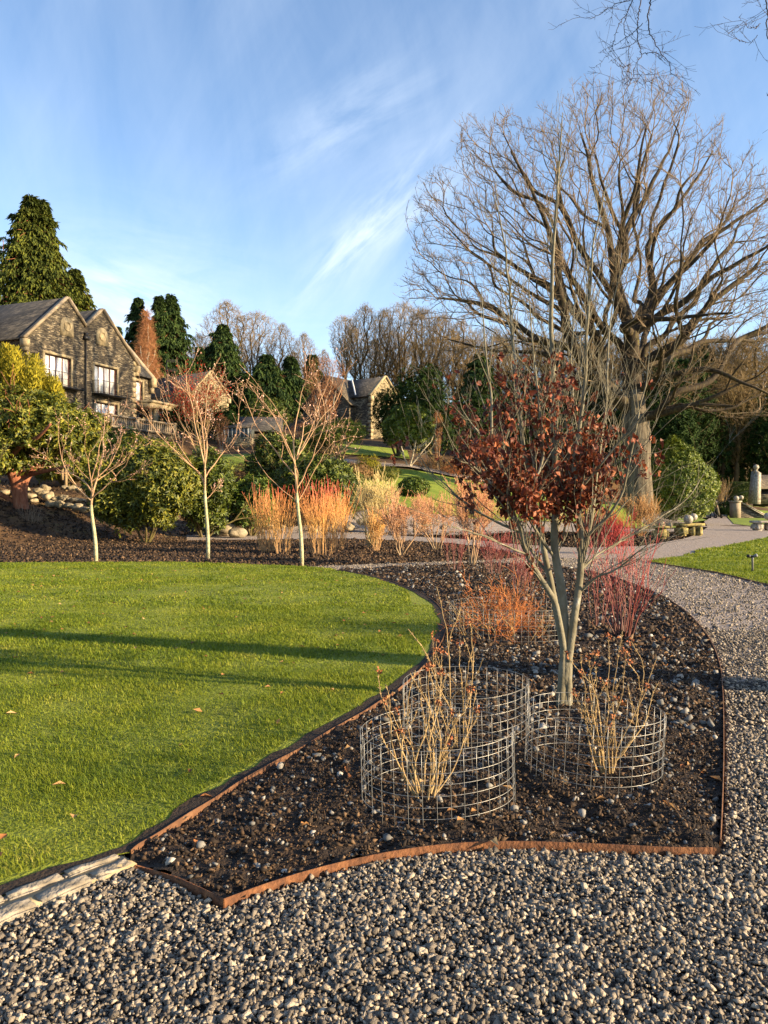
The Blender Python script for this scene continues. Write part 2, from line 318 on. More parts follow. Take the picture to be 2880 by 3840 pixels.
MT['sand'] = M('sandstone', [(.16, .125, .07), (.29, .23, .135), (.38, .31, .19)], scale=2.2, bump=.4, bscale=14, detail=8)
MT['coping'] = M('coping_stone', [(.14, .11, .08), (.24, .19, .13), (.32, .26, .18)], scale=2, bump=.4, bscale=14)
MT['iron'] = M('black_iron', [(.010, .010, .010), (.02, .018, .016)], rough=.5, scale=5)
MT['frame'] = M('window_frame', [(.10, .035, .03), (.14, .05, .04)], rough=.4, scale=5)
MT['glass'] = M('glass_sky_and_curtain', [(.62, .64, .66), (.80, .80, .78)], rough=.12, spec=.6, scale=.8)  # pale colour paints in reflected sky and the curtains behind
MT['flash'] = M('lead_flashing', [(.45, .46, .48), (.55, .56, .58)], rough=.4, scale=3)
MT['wood'] = M('weathered_wood', [(.16, .11, .06), (.30, .22, .12)], scale=6, sx=(5, 5, .6))
MT['white'] = M('pale_paint', [(.45, .45, .42), (.6, .6, .57)], scale=5)
MT['rubble'] = brick_mat('slate_rubble', [(.024, .019, .014), (.068, .053, .035), (.12, .094, .058), (.20, .16, .10), (.33, .27, .18)], .30, .062, .010, (.02, .015, .01), pos=[0, .35, .62, .85, 1], bump=.9)
MT['rubblel'] = brick_mat('rubble_light', [(.06, .05, .03), (.16, .125, .07), (.27, .22, .125), (.40, .33, .20)], .30, .075, .012, (.08, .06, .03), bump=.8)  # paler stone; on the far house gable it paints in sunlight
MT['slate'] = brick_mat('roof_slate', [(.014, .014, .015), (.032, .030, .030), (.065, .058, .052)], .26, .16, .010, (.008, .008, .008), bump=.6)
MT['slatel'] = brick_mat('roof_slate_tan_sunlit', [(.08, .062, .045), (.14, .11, .075), (.20, .16, .10)], .26, .16, .010, (.03, .024, .016), bump=.6)  # lighter tan slates; on the far house the tan paints in sunlight

# ---------------------------------------------------------------- terrain
CTRL = [(540, 2030, 27.5), (850, 1985, 34), (70, 1905, 30), (300, 1872, 33), (-150, 1880, 28), (120, 2030, 26), (0, 1985, 26.5), (450, 1900, 33), (620, 1960, 34),
        (1100, 1960, 36), (1300, 1950, 38), (1500, 1895, 39), (1700, 1908, 39), (1900, 1925, 40), (2100, 1925, 41.5), (1400, 1765, 50), (1200, 1760, 46), (1700, 1800, 49), (1900, 1835, 49), (2100, 1850, 48),
        (2395, 1895, 45), (2250, 1885, 46), (950, 1720, 43), (850, 1760, 42), (1100, 1700, 46), (1530, 1745, 51), (1400, 1655, 70), (1250, 1660, 70), (1000, 1650, 62), (800, 1625, 68), (700, 1640, 60),
        (600, 1700, 54), (500, 1685, 52), (400, 1700, 48), (200, 1690, 44), (0, 1700, 42), (300, 1800, 38), (0, 1800, 36), (600, 1800, 41),
        (1700, 1720, 66), (2000, 1770, 70), (2300, 1800, 75), (2600, 1860, 72), (2700, 1908, 84), (2880, 1905, 84), (3200, 1880, 84),
        (600, 1480, 100), (0, 1480, 95), (900, 1500, 110), (1400, 1500, 110), (1800, 1600, 105), (2200, 1720, 105), (2600, 1780, 105), (3200, 1800, 110),
        (0, 1420, 160), (900, 1440, 170), (1600, 1500, 170), (2300, 1650, 170), (3100, 1700, 170), (-700, 1500, 100), (-700, 1750, 50), (-500, 1860, 34)]
cp = np.array([P(*c) for c in CTRL])
TER = [(-19, 54, 6.4), (-15.5, 62, 6.4), (-28, 52, 6.4), (-28, 70, 7.2), (-45, 60, 7.5), (-17, 66, 6.6), (-19, 48.5, 4.4), (-14.5, 58, 4.6)] # terrace of the house
cp = np.concatenate((cp, np.array(TER, float)))
zero = np.array([(x, y, 0) for x, y in ((-12, 22), (-8, 26), (-4, 32), (0, 33), (4, 35), (9, 33), (13, 36), (17.5, 45), (22, 58), (30, 62), (45, 60), (70, 60), (-25, 18), (-40, 15), (0, 10), (30, 10), (60, 20), (24, 72), (-8, 30))], float)
ctl = np.concatenate((cp, zero)); nctl = len(ctl)
D = np.hypot(ctl[:, None, 0] - ctl[None, :, 0], ctl[:, None, 1] - ctl[None, :, 1])
Pm = np.c_[np.ones(nctl), ctl[:, :2]]
A = np.block([[D + np.eye(nctl) * .15 * 0 - np.eye(nctl) * .3, Pm], [Pm.T, np.zeros((3, 3))]])
WT = np.linalg.solve(A, np.r_[ctl[:, 2], 0, 0, 0])
YBX = [-60, -30, -20, -10, -6, 0, 5, 11, 13.5, 16, 18, 22, 25, 40, 80]; YBY = [14, 18, 21, 24.5, 31, 34, 36, 36, 39, 45, 52, 60, 66, 70, 70]
def H(x, y):
    x = np.atleast_1d(np.asarray(x, float)); y = np.atleast_1d(np.asarray(y, float)); z = np.zeros(len(x))
    for s in range(0, len(x), 20000):
        xs, ys = x[s:s + 20000], y[s:s + 20000]
        d = np.hypot(xs[:, None] - ctl[None, :, 0], ys[:, None] - ctl[None, :, 1])
        z[s:s + 20000] = d @ WT[:nctl] + WT[nctl] + WT[nctl + 1] * xs + WT[nctl + 2] * ys
    t = np.clip((y - np.interp(x, YBX, YBY)) / 4.5, 0, 1); t = t * t * (3 - 2 * t)
    return np.maximum(z, 0) * t
def Hs(x, y): return float(H(x, y)[0])
def on(px, d, dz=0.):
    x = (px - 1440) / F * d; return np.array((x, d, Hs(x, d) + dz))
def ztop(py, d): return EYE - (py - HY) / F * d

def grid_mesh(xs, ys, zf, name, mat, **kw):
    X, Y = np.meshgrid(xs, ys); n, m = X.shape; z = zf(X.ravel(), Y.ravel())
    i = (np.arange(n - 1)[:, None] * m + np.arange(m - 1)[None]).ravel()
    return MB().add(np.c_[X.ravel(), Y.ravel(), z], np.stack((i, i + 1, i + m + 1, i + m), 1)).build(name, mat, smooth=True, **kw)
xs = np.concatenate((np.arange(-900, -60, 40), np.arange(-60, -30, 2), np.arange(-30, 35, .6), np.arange(35, 70, 2), np.arange(70, 951, 40)))
ys = np.concatenate((np.arange(-200, -5, 15), np.arange(-5, 18, 2), np.arange(18, 70, .6), np.arange(70, 180, 3), np.arange(180, 1201, 60)))
def Hfar(x, y):
    h = H(np.clip(x, -70, 90), np.minimum(y, 185))
    far = np.clip((y - 185) / 600, 0, 1); return h * (1 - .4 * far) - .035 + 0.06 * vnoise(np.c_[x, y, x * 0], .5, 4) * np.clip((y - 24) / 20, 0, 1)
grid_mesh(xs, ys, Hfar, 'ground', MT['ground'], kind='structure')

def drape(name, poly, mat, zoff, res=1.0, flat=False, **kw):
    bm = bmesh.new(); f = bm.faces.new([bm.verts.new((p[0], p[1], 0)) for p in poly])
    bmesh.ops.triangulate(bm, faces=[f])
    if not flat:
        x0, x1 = min(p[0] for p in poly), max(p[0] for p in poly); y0, y1 = min(p[1] for p in poly), max(p[1] for p in poly)
        for a, b, no in ((x0, x1, (1, 0, 0)), (y0, y1, (0, 1, 0))):
            t = a + res
            while t < b:
                co = (t, 0, 0) if no[0] else (0, t, 0)
                bmesh.ops.bisect_plane(bm, geom=bm.verts[:] + bm.edges[:] + bm.faces[:], plane_co=co, plane_no=no); t += res
    vs = np.array([v.co[:] for v in bm.verts]); z = H(vs[:, 0], vs[:, 1]) + zoff
    for v, q in zip(bm.verts, z): v.co.z = q
    bmesh.ops.recalc_face_normals(bm, faces=bm.faces[:])
    me = bpy.data.meshes.new(name); bm.to_mesh(me); bm.free()
    if len(me.polygons) and sum(p.normal.z for p in me.polygons) < 0: me.flip_normals()
    me.materials.append(mat); o = bpy.data.objects.new(name, me); COL.objects.link(o); return tagp(o, **kw)

g2 = lambda L: [tuple(G(*p)[:2]) for p in L]
# outlines traced on the ground plane
EDGE_L = smooth_line(g2([(1270, 2143), (1370, 2160), (1450, 2180), (1570, 2226), (1640, 2275), (1668, 2325), (1672, 2370), (1650, 2430), (1600, 2500), (1500, 2595), (1400, 2665), (1200, 2780), (1000, 2900), (800, 3020), (600, 3150), (490, 3222)]), 5)
KERB0 = np.array(G(-150, 3500)[:2])
LAWN = [(-14, 17.9), (-9, 18.35), (-5, 18.5), (-2.4, 17.6), (-1.2, 16.9)] + [tuple(p) for p in EDGE_L] + [tuple(G(440, 3232)[:2]), tuple(G(230, 3305)[:2]), tuple(G(0, 3392)[:2]), tuple(G(-400, 3560)[:2]), (-8, 1.0), (-14, 1.0)]
FRONT = smooth_line(g2([(840, 3412), (1000, 3352), (1200, 3290), (1450, 3232), (1700, 3198), (1950, 3190), (2250, 3200), (2500, 3212), (2700, 3214)]), 5)
TIP = g2([(505, 3262), (670, 3325), (840, 3412)])
RIGHT = smooth_line(g2([(2700, 3214), (2710, 3000), (2714, 2800), (2710, 2600), (2695, 2490), (2650, 2390), (2570, 2300), (2470, 2235), (2360, 2190), (2260, 2158), (2120, 2132)]), 5)
BED = [tuple(p) for p in EDGE_L] + TIP + [tuple(p) for p in FRONT[1:]] + [tuple(p) for p in RIGHT[1:]] + g2([(2000, 2118), (1850, 2114), (1500, 2126), (1300, 2138)])
px2 = lambda L: [tuple(P(*p)[:2]) for p in L]
GRAVEL = [(-9, -6), (30, -6), (60, 20), (60, 36)] + g2([(3300, 2020), (2950, 1992), (2825, 1979)]) + px2([(2747, 1962, 50), (2724, 1931, 64), (2750, 1910, 76), (2690, 1908, 76), (2662, 1938, 62), (2640, 1955, 52), (2655, 1978, 42)]) + \
    g2([(2602, 2008), (2559, 2021), (2400, 2048), (2150, 2053), (1950, 2042), (1750, 2022), (1523, 2010), (1300, 2002), (880, 2006), (700, 2014), (700, 2026), (880, 2024), (1300, 2019), (1523, 2027), (1700, 2037), (1850, 2057), (1990, 2088), (1800, 2102), (1500, 2112), (1250, 2121), (1050, 2129)]) + \
    [(-3.2, 16.0), (-1.5, 5), (-3, 3.6), (-9, 1)]
drape('gravel_path', GRAVEL, MT['gravelfar'], 0.0, 3.0, kind='structure')
drape('gravel_forecourt', [(-4.4, 1.2), (4.4, 1.2), (4.4, 6.5), (2.0, 6.5), (1, 3.2), (-1.2, 3.6), (-4.4, 3.2)], MT['gravelgap'], 0.003, flat=True, kind='structure')
drape('lawn', LAWN, MT['lawn'], 0.028, flat=True, kind='structure')
RLAWN = g2([(2432, 2109), (2617, 2077), (2602, 2068), (2689, 2056), (2880, 2018), (3400, 1985)]) + [(60, 34), (60, 9), (20, 9.2)] + g2([(3600, 2390), (3200, 2275), (2880, 2197), (2689, 2150)])
drape('lawn_right', RLAWN, MT['lawn'], 0.03, flat=True, kind='structure')
RLAWN2 = px2([(2727, 1931, 66), (2752, 1966, 47), (2830, 1976, 42.5)]) + [(60, 44), (75, 84)] + px2([(2869, 1918, 78), (2760, 1914, 76)])
drape('lawn_upper_right', RLAWN2, MT['lawn_far'], 0.02, 4, kind='structure')
drape('lawn_bank', [(-2.5, 52), (-.7, 50), (1, 50), (4.5, 49.5), (8, 50), (12, 50), (14, 51), (22, 58), (25, 61), (22.5, 53.5), (17.2, 45), (15.5, 40), (13.5, 38.5), (9, 39), (5, 38.5), (2, 38.3), (0, 39.5), (-1.6, 43)], MT['lawn_far'], 0.06, .8, kind='structure')
drape('lawn_terrace', [(-12, 41), (-9.5, 41), (-6.2, 42), (-5.5, 47), (-9, 48.5), (-12.5, 47)], MT['lawn_far'], 0.07, .8, kind='structure')
drape('path_upper', [(-4, 52.3), (-2, 50.8), (1, 50.6), (4.5, 50), (9, 51), (9, 52.3), (4.5, 51.4), (1, 52.2), (-2, 52.9), (-4, 54)], MT['gravelfar'], 0.09, .8, kind='structure')
drape('lawn_house', [(2, 66), (-6, 66), (-7, 60), (-3, 57), (2, 59)], MT['lawn_far'], 0.07, 1, kind='structure')

# displaced planting bed
def bedz(x, y):
    p = np.c_[x, y, x * 0]; return .022 + .018 * vnoise(p, 2.2, 1) + .016 * vnoise(p, 9, 2) + .014 * vnoise(p, 26, 3)
def bed_mesh():
    res = .03; xs = np.arange(-1.7, 5.9, res); ys = np.arange(2.7, 18.5, res)
    X, Y = np.meshgrid(xs, ys); n, m = X.shape; x, y = X.ravel(), Y.ravel()
    ins = inpoly(x, y, BED); p = np.c_[x, y, x * 0]
    z = bedz(x, y)
    i = (np.arange(n - 1)[:, None] * m + np.arange(m - 1)[None]).ravel()
    q = np.stack((i, i + 1, i + m + 1, i + m), 1); q = q[ins[q].sum(1) >= 3]
    us = np.unique(q); mp = np.zeros(len(x), int); mp[us] = np.arange(len(us))
    MB().add(np.c_[x, y, z][us], mp[q]).build('bed_soil', MT['soil'], smooth=True, kind='structure')
bed_mesh()

# ---------------------------------------------------------------- scattered ground cover (nobody could count these)
ICO = None
def ico():
    global ICO
    if ICO is None:
        bm = bmesh.new(); bmesh.ops.create_icosphere(bm, subdivisions=1, radius=1); ICO = (np.array([v.co[:] for v in bm.verts]), np.array([[v.index for v in f.verts] for f in bm.faces])); bm.free()
    return ICO
OCT = (np.array([(1, 0, 0), (-1, 0, 0), (0, 1, 0), (0, -1, 0), (0, 0, 1), (0, 0, -1)], float), np.array([(0, 2, 4), (2, 1, 4), (1, 3, 4), (3, 0, 4), (2, 0, 5), (1, 2, 5), (3, 1, 5), (0, 3, 5)]))
CUB = (np.array([(x, y, z) for x in (-.75, .75) for y in (-.75, .75) for z in (-.75, .75)], float), np.array([(0, 1, 3, 2), (4, 6, 7, 5), (0, 4, 5, 1), (2, 3, 7, 6), (0, 2, 6, 4), (1, 5, 7, 3)]))
def rocks(mb, pos, size, rng, base, aniso=(.6, 1.0, .5), jit=.42):
    v, f = base; n = len(pos); k = len(v)
    V = v[None] * (1 + rng.uniform(-jit, jit, (n, k, 1))) + rng.uniform(-jit, jit, (n, k, 3)) * .5
    sc = np.stack((rng.uniform(.7, 1.25, n), rng.uniform(.7, 1.1, n) * aniso[1], rng.uniform(.4, .95, n) * aniso[2] * 1.6), 1) * np.broadcast_to(size, (n,))[:, None]
    V = V * sc[:, None]
    a, b, c = rng.uniform(0, 6.28, n), rng.normal(0, .5, n), rng.normal(0, .5, n)
    def rot(V, i, j, t):
        c_, s_ = np.cos(t)[:, None], np.sin(t)[:, None]; x, y = V[..., i].copy(), V[..., j].copy(); V[..., i] = x * c_ - y * s_; V[..., j] = x * s_ + y * c_
    rot(V, 1, 2, b); rot(V, 0, 2, c); rot(V, 0, 1, a)
    V += pos[:, None]
    mb.add(V.reshape(-1, 3), (np.arange(n)[:, None, None] * k + f[None]).reshape(-1, f.shape[1]))
def gravel():
    rng = np.random.default_rng(5); mb = MB()
    def zone(y0, y1, xr, dens, size, base, z):
        n = int((y1 - y0) * 2 * xr * dens); y = rng.uniform(y0, y1, n); x = rng.uniform(-xr, xr, n)
        k = (abs(x) < .53 * y + .15) & inpoly(x, y, GRAVEL) & ~inpoly(x, y, BED) & ~(inpoly(x, y, LAWN)) & ~inpoly(x, y, RLAWN)
        k &= ~((edgedist(x, y, BED) < .012)) & ~inpoly(x, y, KPOLY)
        x, y = x[k], y[k]; n = len(x)
        s = size * np.clip(rng.lognormal(0, .40, n), .45, 2.3)
        rocks(mb, np.c_[x, y, z + rng.uniform(-.005, .015, n) + .007 * vnoise(np.c_[x, y, x * 0], 2.5, 8)], s, rng, base)
    zone(2.05, 3.3, 2.1, 10500, .0070, CUB, .004)
    zone(3.3, 5.2, 3.0, 7500, .0074, CUB, .004)
    zone(5.2, 9, 5, 2400, .0115, OCT, .004)
    zone(9, 20, 10.5, 420, .0145, OCT, .0)
    mb.build('gravel', MT['stone'], kind='stuff')
KPOLY = g2([(-300, 3490), (440, 3215), (500, 3240), (497, 3268), (-300, 3630)])
gravel()
def bed_cover():
    rng = np.random.default_rng(9); mb = MB(); pb = MB(); mu = MB()
    def pts(y0, y1, dens, falloff=True):
        n = int((y1 - y0) * 7.4 * dens); y = rng.uniform(y0, y1, n); x = rng.uniform(-1.7, 5.7, n); k = inpoly(x, y, BED) & (edgedist(x, y, BED) > .03); return x[k], y[k]
    for y0, y1, dens, s in ((2.8, 5, 190, .0088), (5, 8, 170, .0112), (8, 18, 45, .016)):
        x, y = pts(y0, y1, dens * 1.25); n = len(x)
        rocks(pb, np.c_[x, y, bedz(x, y) + rng.uniform(-.002, .010, n)], s * np.clip(rng.lognormal(0, .5, n), .4, 3), rng, ico() if y0 < 5 else CUB, jit=.24)
    pb.build('pebbles', MT['pebble'], kind='stuff')
    for y0, y1, dens, s in ((2.8, 5, 3200, .0105), (5, 8, 1700, .015), (8, 18, 420, .03)):
        x, y = pts(y0, y1, dens); n = len(x)
        rocks(mu, np.c_[x, y, bedz(x, y) + rng.uniform(-.004, .012, n)], s * np.clip(rng.lognormal(-.2, .5, n), .3, 2.2), rng, OCT, aniso=(1, .7, .45), jit=.4)
    mu.build('bark_mulch', MT['mulch'], kind='stuff')
bed_cover()
MIDBED = g2([(1070, 2127), (500, 2112), (-300, 2112)]) + [(-16, 21), (-13, 25), (-8.5, 27), (-7, 33)] + g2([(880, 2026), (1300, 2021), (1523, 2029), (1700, 2039), (1850, 2059), (1985, 2086), (1800, 2100), (1500, 2110), (1250, 2119)])
def far_mulch():
    rng = np.random.default_rng(19); mu = MB(); n = 60000
    x = rng.uniform(-18, 18, n); y = rng.uniform(16, 36, n)
    k = (abs(x) < .53 * y) & ~inpoly(x, y, GRAVEL) & ~inpoly(x, y, LAWN) & ~inpoly(x, y, RLAWN) & (rng.random(n) < np.clip(1.25 - (y - 16) / 22, .25, 1))
    x, y = x[k], y[k]; n = len(x)
    rocks(mu, np.c_[x, y, H(x, y) + rng.uniform(-.03, .02, n)], rng.uniform(.025, .07, n), rng, OCT, aniso=(1, .8, .5), jit=.4)
    mu.build('leaf_litter', MT['mulch'], kind='stuff')
far_mulch()
KL = g2([(490, 3222), (230, 3306), (0, 3392), (-400, 3565)])
def grass_patch(name, poly, zones, seed, z0=.028):
    rng = np.random.default_rng(seed); mb = MB()
    for y0, y1, x0, x1, dens, h, w in zones:
        n = int((y1 - y0) * (x1 - x0) * dens); y = rng.uniform(y0, y1, n); x = rng.uniform(x0, x1, n)
        k = inpoly(x, y, poly) & (abs(x) < .52 * y + .3)
        ed = np.minimum(edgedist(x, y, BED), edgedist(x, y, KL, False)); tuft = vnoise(np.c_[x, y, x * 0], 1.7, 5) + .6 * vnoise(np.c_[x, y, x * 0], 6, 6)
        k &= (ed > .11 + .05 * tuft) & (rng.random(n) < .78 + .3 * tuft)
        x, y, tuft = x[k], y[k], tuft[k]; n = len(x)
        hh = h * np.clip(rng.lognormal(0, .35, n) * (1 + .35 * tuft), .35, 2.2); a = rng.uniform(0, 6.28, n); lean = rng.uniform(.1, 1.1, n)
        base = np.c_[x, y, np.full(n, z0 - .004)]; d = np.c_[np.cos(a) * lean, np.sin(a) * lean, np.ones(n)]; d = unit(d)
        side = np.c_[-np.sin(a), np.cos(a), np.zeros(n)] * (w * rng.uniform(.6, 1.3, n))[:, None] / 2
        mid = base + d * hh[:, None] * .55; tip = base + d * hh[:, None] * .9 + np.c_[np.cos(a), np.sin(a), -.3 * np.ones(n)] * hh[:, None] * .28
        V = np.stack((base - side, base + side, mid + side * .8, mid - side * .8, tip), 1).reshape(-1, 3); i = np.arange(n)[:, None] * 5
        mb.add(V, i + np.array([[0, 1, 2, 3]])); mb.f.append(i + np.array([[3, 2, 4]]) + mb.n - len(V))
    mb.build(name, MT['grass'], kind='stuff')
grass_patch('grass', LAWN, ((2.6, 4.6, -2.6, .2, 17000, .026, .0036), (4.6, 7, -4, 1.0, 10000, .027, .0048), (7, 11, -6, 1.2, 4600, .028, .008), (11, 18.6, -10, .4, 1500, .028, .014)), 3)
grass_patch('grass_right', RLAWN, ((9, 20, 3, 10.5, 1100, .045, .014), (20, 32, 8, 17, 300, .06, .03)), 4)
def lawn_leaves():
    rng = np.random.default_rng(77); mb = MB(); n = 330; y = rng.uniform(3.2, 17, n); x = rng.uniform(-7, 1.2, n); k = inpoly(x, y, LAWN); x, y = x[k], y[k]; n = len(x)
    a = rng.uniform(0, 6.28, n); d = np.c_[np.cos(a), np.sin(a), rng.uniform(-.1, .5, n)]
    mb.leaves(np.c_[x, y, np.full(n, .045)], d, np.c_[rng.normal(0, .3, n), rng.normal(0, .3, n), np.ones(n)], rng.uniform(.03, .075, n), rng.uniform(.02, .045, n), .2, .2)
    n = 260; y = rng.uniform(2.9, 9, n); x = rng.uniform(-1.2, 4, n); k = inpoly(x, y, BED); x, y = x[k], y[k]; n = len(x); a = rng.uniform(0, 6.28, n)
    mb.leaves(np.c_[x, y, bedz(x, y) + .015], np.c_[np.cos(a), np.sin(a), rng.uniform(-.1, .6, n)], np.c_[rng.normal(0, .3, n), rng.normal(0, .3, n), np.ones(n)], rng.uniform(.03, .07, n), rng.uniform(.02, .045, n), .3, .3)
    mb.build('fallen_leaves', MT['deadleaf'], kind='stuff')
lawn_leaves()

# ---------------------------------------------------------------- edging, kerb
def strip(pts, z0, z1, th=.006):
    pts = np.asarray(pts, float)[:, :2]; t = np.gradient(pts, axis=0); t /= np.linalg.norm(t, axis=1)[:, None]; nn = np.c_[-t[:, 1], t[:, 0]] * th / 2; m = len(pts)
    z1 = np.broadcast_to(z1, (m,))
    V = np.concatenate((np.c_[pts - nn, np.full(m, z0)], np.c_[pts + nn, np.full(m, z0)], np.c_[pts + nn, z1], np.c_[pts - nn, z1])); mb = MB(); f = []
    for a, b in ((0, 1), (1, 2), (2, 3), (3, 0)):
        i = np.arange(m - 1)[:, None]; f.append(np.concatenate((a * m + i, b * m + i, b * m + i + 1, a * m + i + 1), 1))
    f.append(np.array([[0, m, 2 * m, 3 * m], [m - 1, 4 * m - 1, 3 * m - 1, 2 * m - 1]])); mb.add(V, np.concatenate(f)); return mb
wob = lambda n, a=.006, s=1: a * vnoise(np.c_[np.arange(n) * .37, np.zeros(n), np.zeros(n)], 1, s)
strip(EDGE_L, -.02, .040 + wob(len(EDGE_L), .008)).build('steel_edging', MT['rustdark'], label='thin dull rusty steel edging curving between the large lawn and the planting bed', cat='edging', group='steel edging strips')
ft = np.array([TIP[0], ((TIP[0][0] + TIP[1][0]) / 2, (TIP[0][1] + TIP[1][1]) / 2), TIP[1], ((TIP[2][0] + TIP[1][0]) / 2, (TIP[2][1] + TIP[1][1]) / 2), TIP[2]])
fe = empty('steel_edging', (0, 0, 0), label='bright orange rusty steel edging along the front of the bed beside the forecourt gravel', cat='edging', group='steel edging strips')
strip(np.concatenate((FRONT[:-1] + 0, [FRONT[-1]])), -.02, .042).build('edging_plate', MT['rust'], fe)
strip(ft, -.02, np.array([.022, .030, .036, .040, .042])).build('edging_plate', MT['rust'], fe)
strip(RIGHT[1:], -.02, .040).build('steel_edging', MT['rustdark'], label='dark steel edging between the planting bed and the curving gravel path', cat='edging', group='steel edging strips')
strip(np.array(g2([(2432, 2109), (2560, 2130), (2689, 2150), (2880, 2197), (3200, 2275), (3600, 2390)])) , -.02, .032, .02).build('steel_edging', MT['rustdark'], label='dark steel edging at the pointed lawn with the garden spotlight', cat='edging', group='steel edging strips')
MARG = np.concatenate((EDGE_L[:-1], g2([(470, 3226), (441, 3231), (335, 3270), (230, 3306), (120, 3348), (0, 3392), (-150, 3460), (-400, 3565)])))
def bare_strip():
    p = MARG; t = np.gradient(p, axis=0); t /= np.linalg.norm(t, axis=1)[:, None]; nn = np.c_[t[:, 1], -t[:, 0]]; n = len(p); cen = np.array((-4., 9.)); nn = np.where(((cen - p) * nn).sum(1)[:, None] > 0, nn, -nn)
    w = .085 + .035 * vnoise(np.c_[np.arange(n) * .6, np.zeros(n), np.zeros(n)], 1, 7); q = p + nn * w[:, None]; k = np.arange(n - 1)[:, None]
    f = np.concatenate((k, k + 1, n + k + 1, n + k), 1); a, b, c = p[0], p[1], q[0]
    if np.cross(b - a, c - a) < 0: f = f[:, ::-1]
    MB().add(np.r_[np.c_[p, np.full(n, .033)], np.c_[q, np.full(n, .033)]], f).build('soil_margin', MT['soil'], kind='structure')
bare_strip()
def rough_block(mb, c, size, rz, rng, sub=3, amp=.008, rx=0):
    bm = bmesh.new(); bmesh.ops.create_cube(bm, size=1)
    for v in bm.verts: v.co = Vector((v.co.x * size[0], v.co.y * size[1], v.co.z * size[2]))
    bmesh.ops.bevel(bm, geom=bm.edges[:], offset=min(size) * .22, segments=2, affect='EDGES')
    bmesh.ops.subdivide_edges(bm, edges=bm.edges[:], cuts=sub, use_grid_fill=True)
    off = Vector(rng.uniform(-50, 50, 3)); Mx = Matrix.Rotation(rz, 3, 'Z') @ Matrix.Rotation(rx, 3, 'X')
    vs = []
    for v in bm.verts:
        q = v.co + off; w = Vector((mnoise.noise(q * 9), mnoise.noise(q * 9 + Vector((9, 3, 1))), mnoise.noise(q * 9 + Vector((1, 7, 4))))) * amp + v.normal * mnoise.noise(q * 25) * amp * .7
        vs.append(tuple(Mx @ (v.co + w) + Vector(c)))
    mb.add(vs, [tuple(v.index for v in f.verts) for f in bm.faces]); bm.free()
def kerb():
    rng = np.random.default_rng(4)
    k = empty('stone_kerb', G(100, 3400), label='pale rough stone kerb of two courses beside the lawn corner', cat='kerb')
    o = np.array(k.location)
    def blk(p0, p1, w, z, h):
        a = G(*p0) ; b = G(*p1); c = (a + b) / 2; dd = b - a; L_ = np.hypot(dd[0], dd[1])
        mb = MB(); rough_block(mb, (0, 0, 0), (L_ * 1.0, w * 1.08, h), math.atan2(dd[1], dd[0]), rng); ob = mb.build('kerb_block', MT['kerb'], k, smooth=True); ob.location = (c[0] - o[0], c[1] - o[1], z)
    blk((240, 3310), (446, 3232), .050, .016, .045); blk((20, 3394), (236, 3312), .052, .016, .045); blk((-260, 3500), (14, 3397), .052, .016, .045)
    blk((338, 3315), (488, 3250), .078, .012, .042); blk((135, 3402), (334, 3317), .080, .013, .043); blk((-60, 3487), (131, 3404), .080, .012, .042); blk((-320, 3600), (-66, 3490), .082, .012, .042)
    a, b = G(-320, 3570), G(482, 3243); c = (a + b) / 2; mb = MB(); mb.box((0, 0, 0), (np.hypot(*(b - a)[:2]), .125, .034), math.atan2(b[1] - a[1], b[0] - a[0])); ob = mb.build('mortar', MT['sand'], k); ob.location = (c[0] - o[0], c[1] - o[1], .008)
kerb()

# ---------------------------------------------------------------- wire cages
def cage(base_px, d, rad, h, label, rot=0, lean=(0, 0), open_=0., n=34):
    c = np.array(P(base_px, 0, d)); c = np.array((c[0], d, .01))
    e = empty('wire_cage', c, label=label, cat='wire cage', group='wire mesh cages around shrubs')
    mb = MB(); A = np.linspace(0, 2 * math.pi * (1 - open_), n + 1) + rot
    ph = rot * 3
    def pt(a, z):
        r = rad * (1 + .035 * math.sin(2 * a + ph) + .02 * math.sin(3 * a + ph * 2)); t = z / h
        return np.array((math.cos(a) * r + lean[0] * t, math.sin(a) * r + lean[1] * t, z + .012 * math.sin(a + ph)))
    rows = int(round(h / .052))
    for k in range(rows + 1):
        z = h * k / rows; aa = np.linspace(A[0], A[-1], 73); mb.tube([pt(a, z + .002) for a in aa], .00135, 5)
    for a in A[:-1] if not open_ else A: mb.tube([pt(a, z) * np.array((1.004, 1.004, 1)) for z in np.linspace(-.03, h + .004, 5)], .00135, 5)
    mb.build('wire_mesh', MT['wire'], e)
cage(1640, 3.93, .375, .37, 'wire mesh cage nearest the camera, around the front left bare shrub', .4, (-.01, .0))
cage(2215, 4.32, .375, .36, 'wire mesh cage around the right-hand bare shrub in front of the copper beech', 1.3, (.02, .0))
cage(1745, 4.95, .40, .36, 'wire mesh cage behind the front left one, holding mostly pebbles', 2.2, (0, .01))
cage(1925, 8.6, .68, .37, 'wide wire mesh cage around the tangled copper shrub behind the beech', .9, (0, 0), n=60)

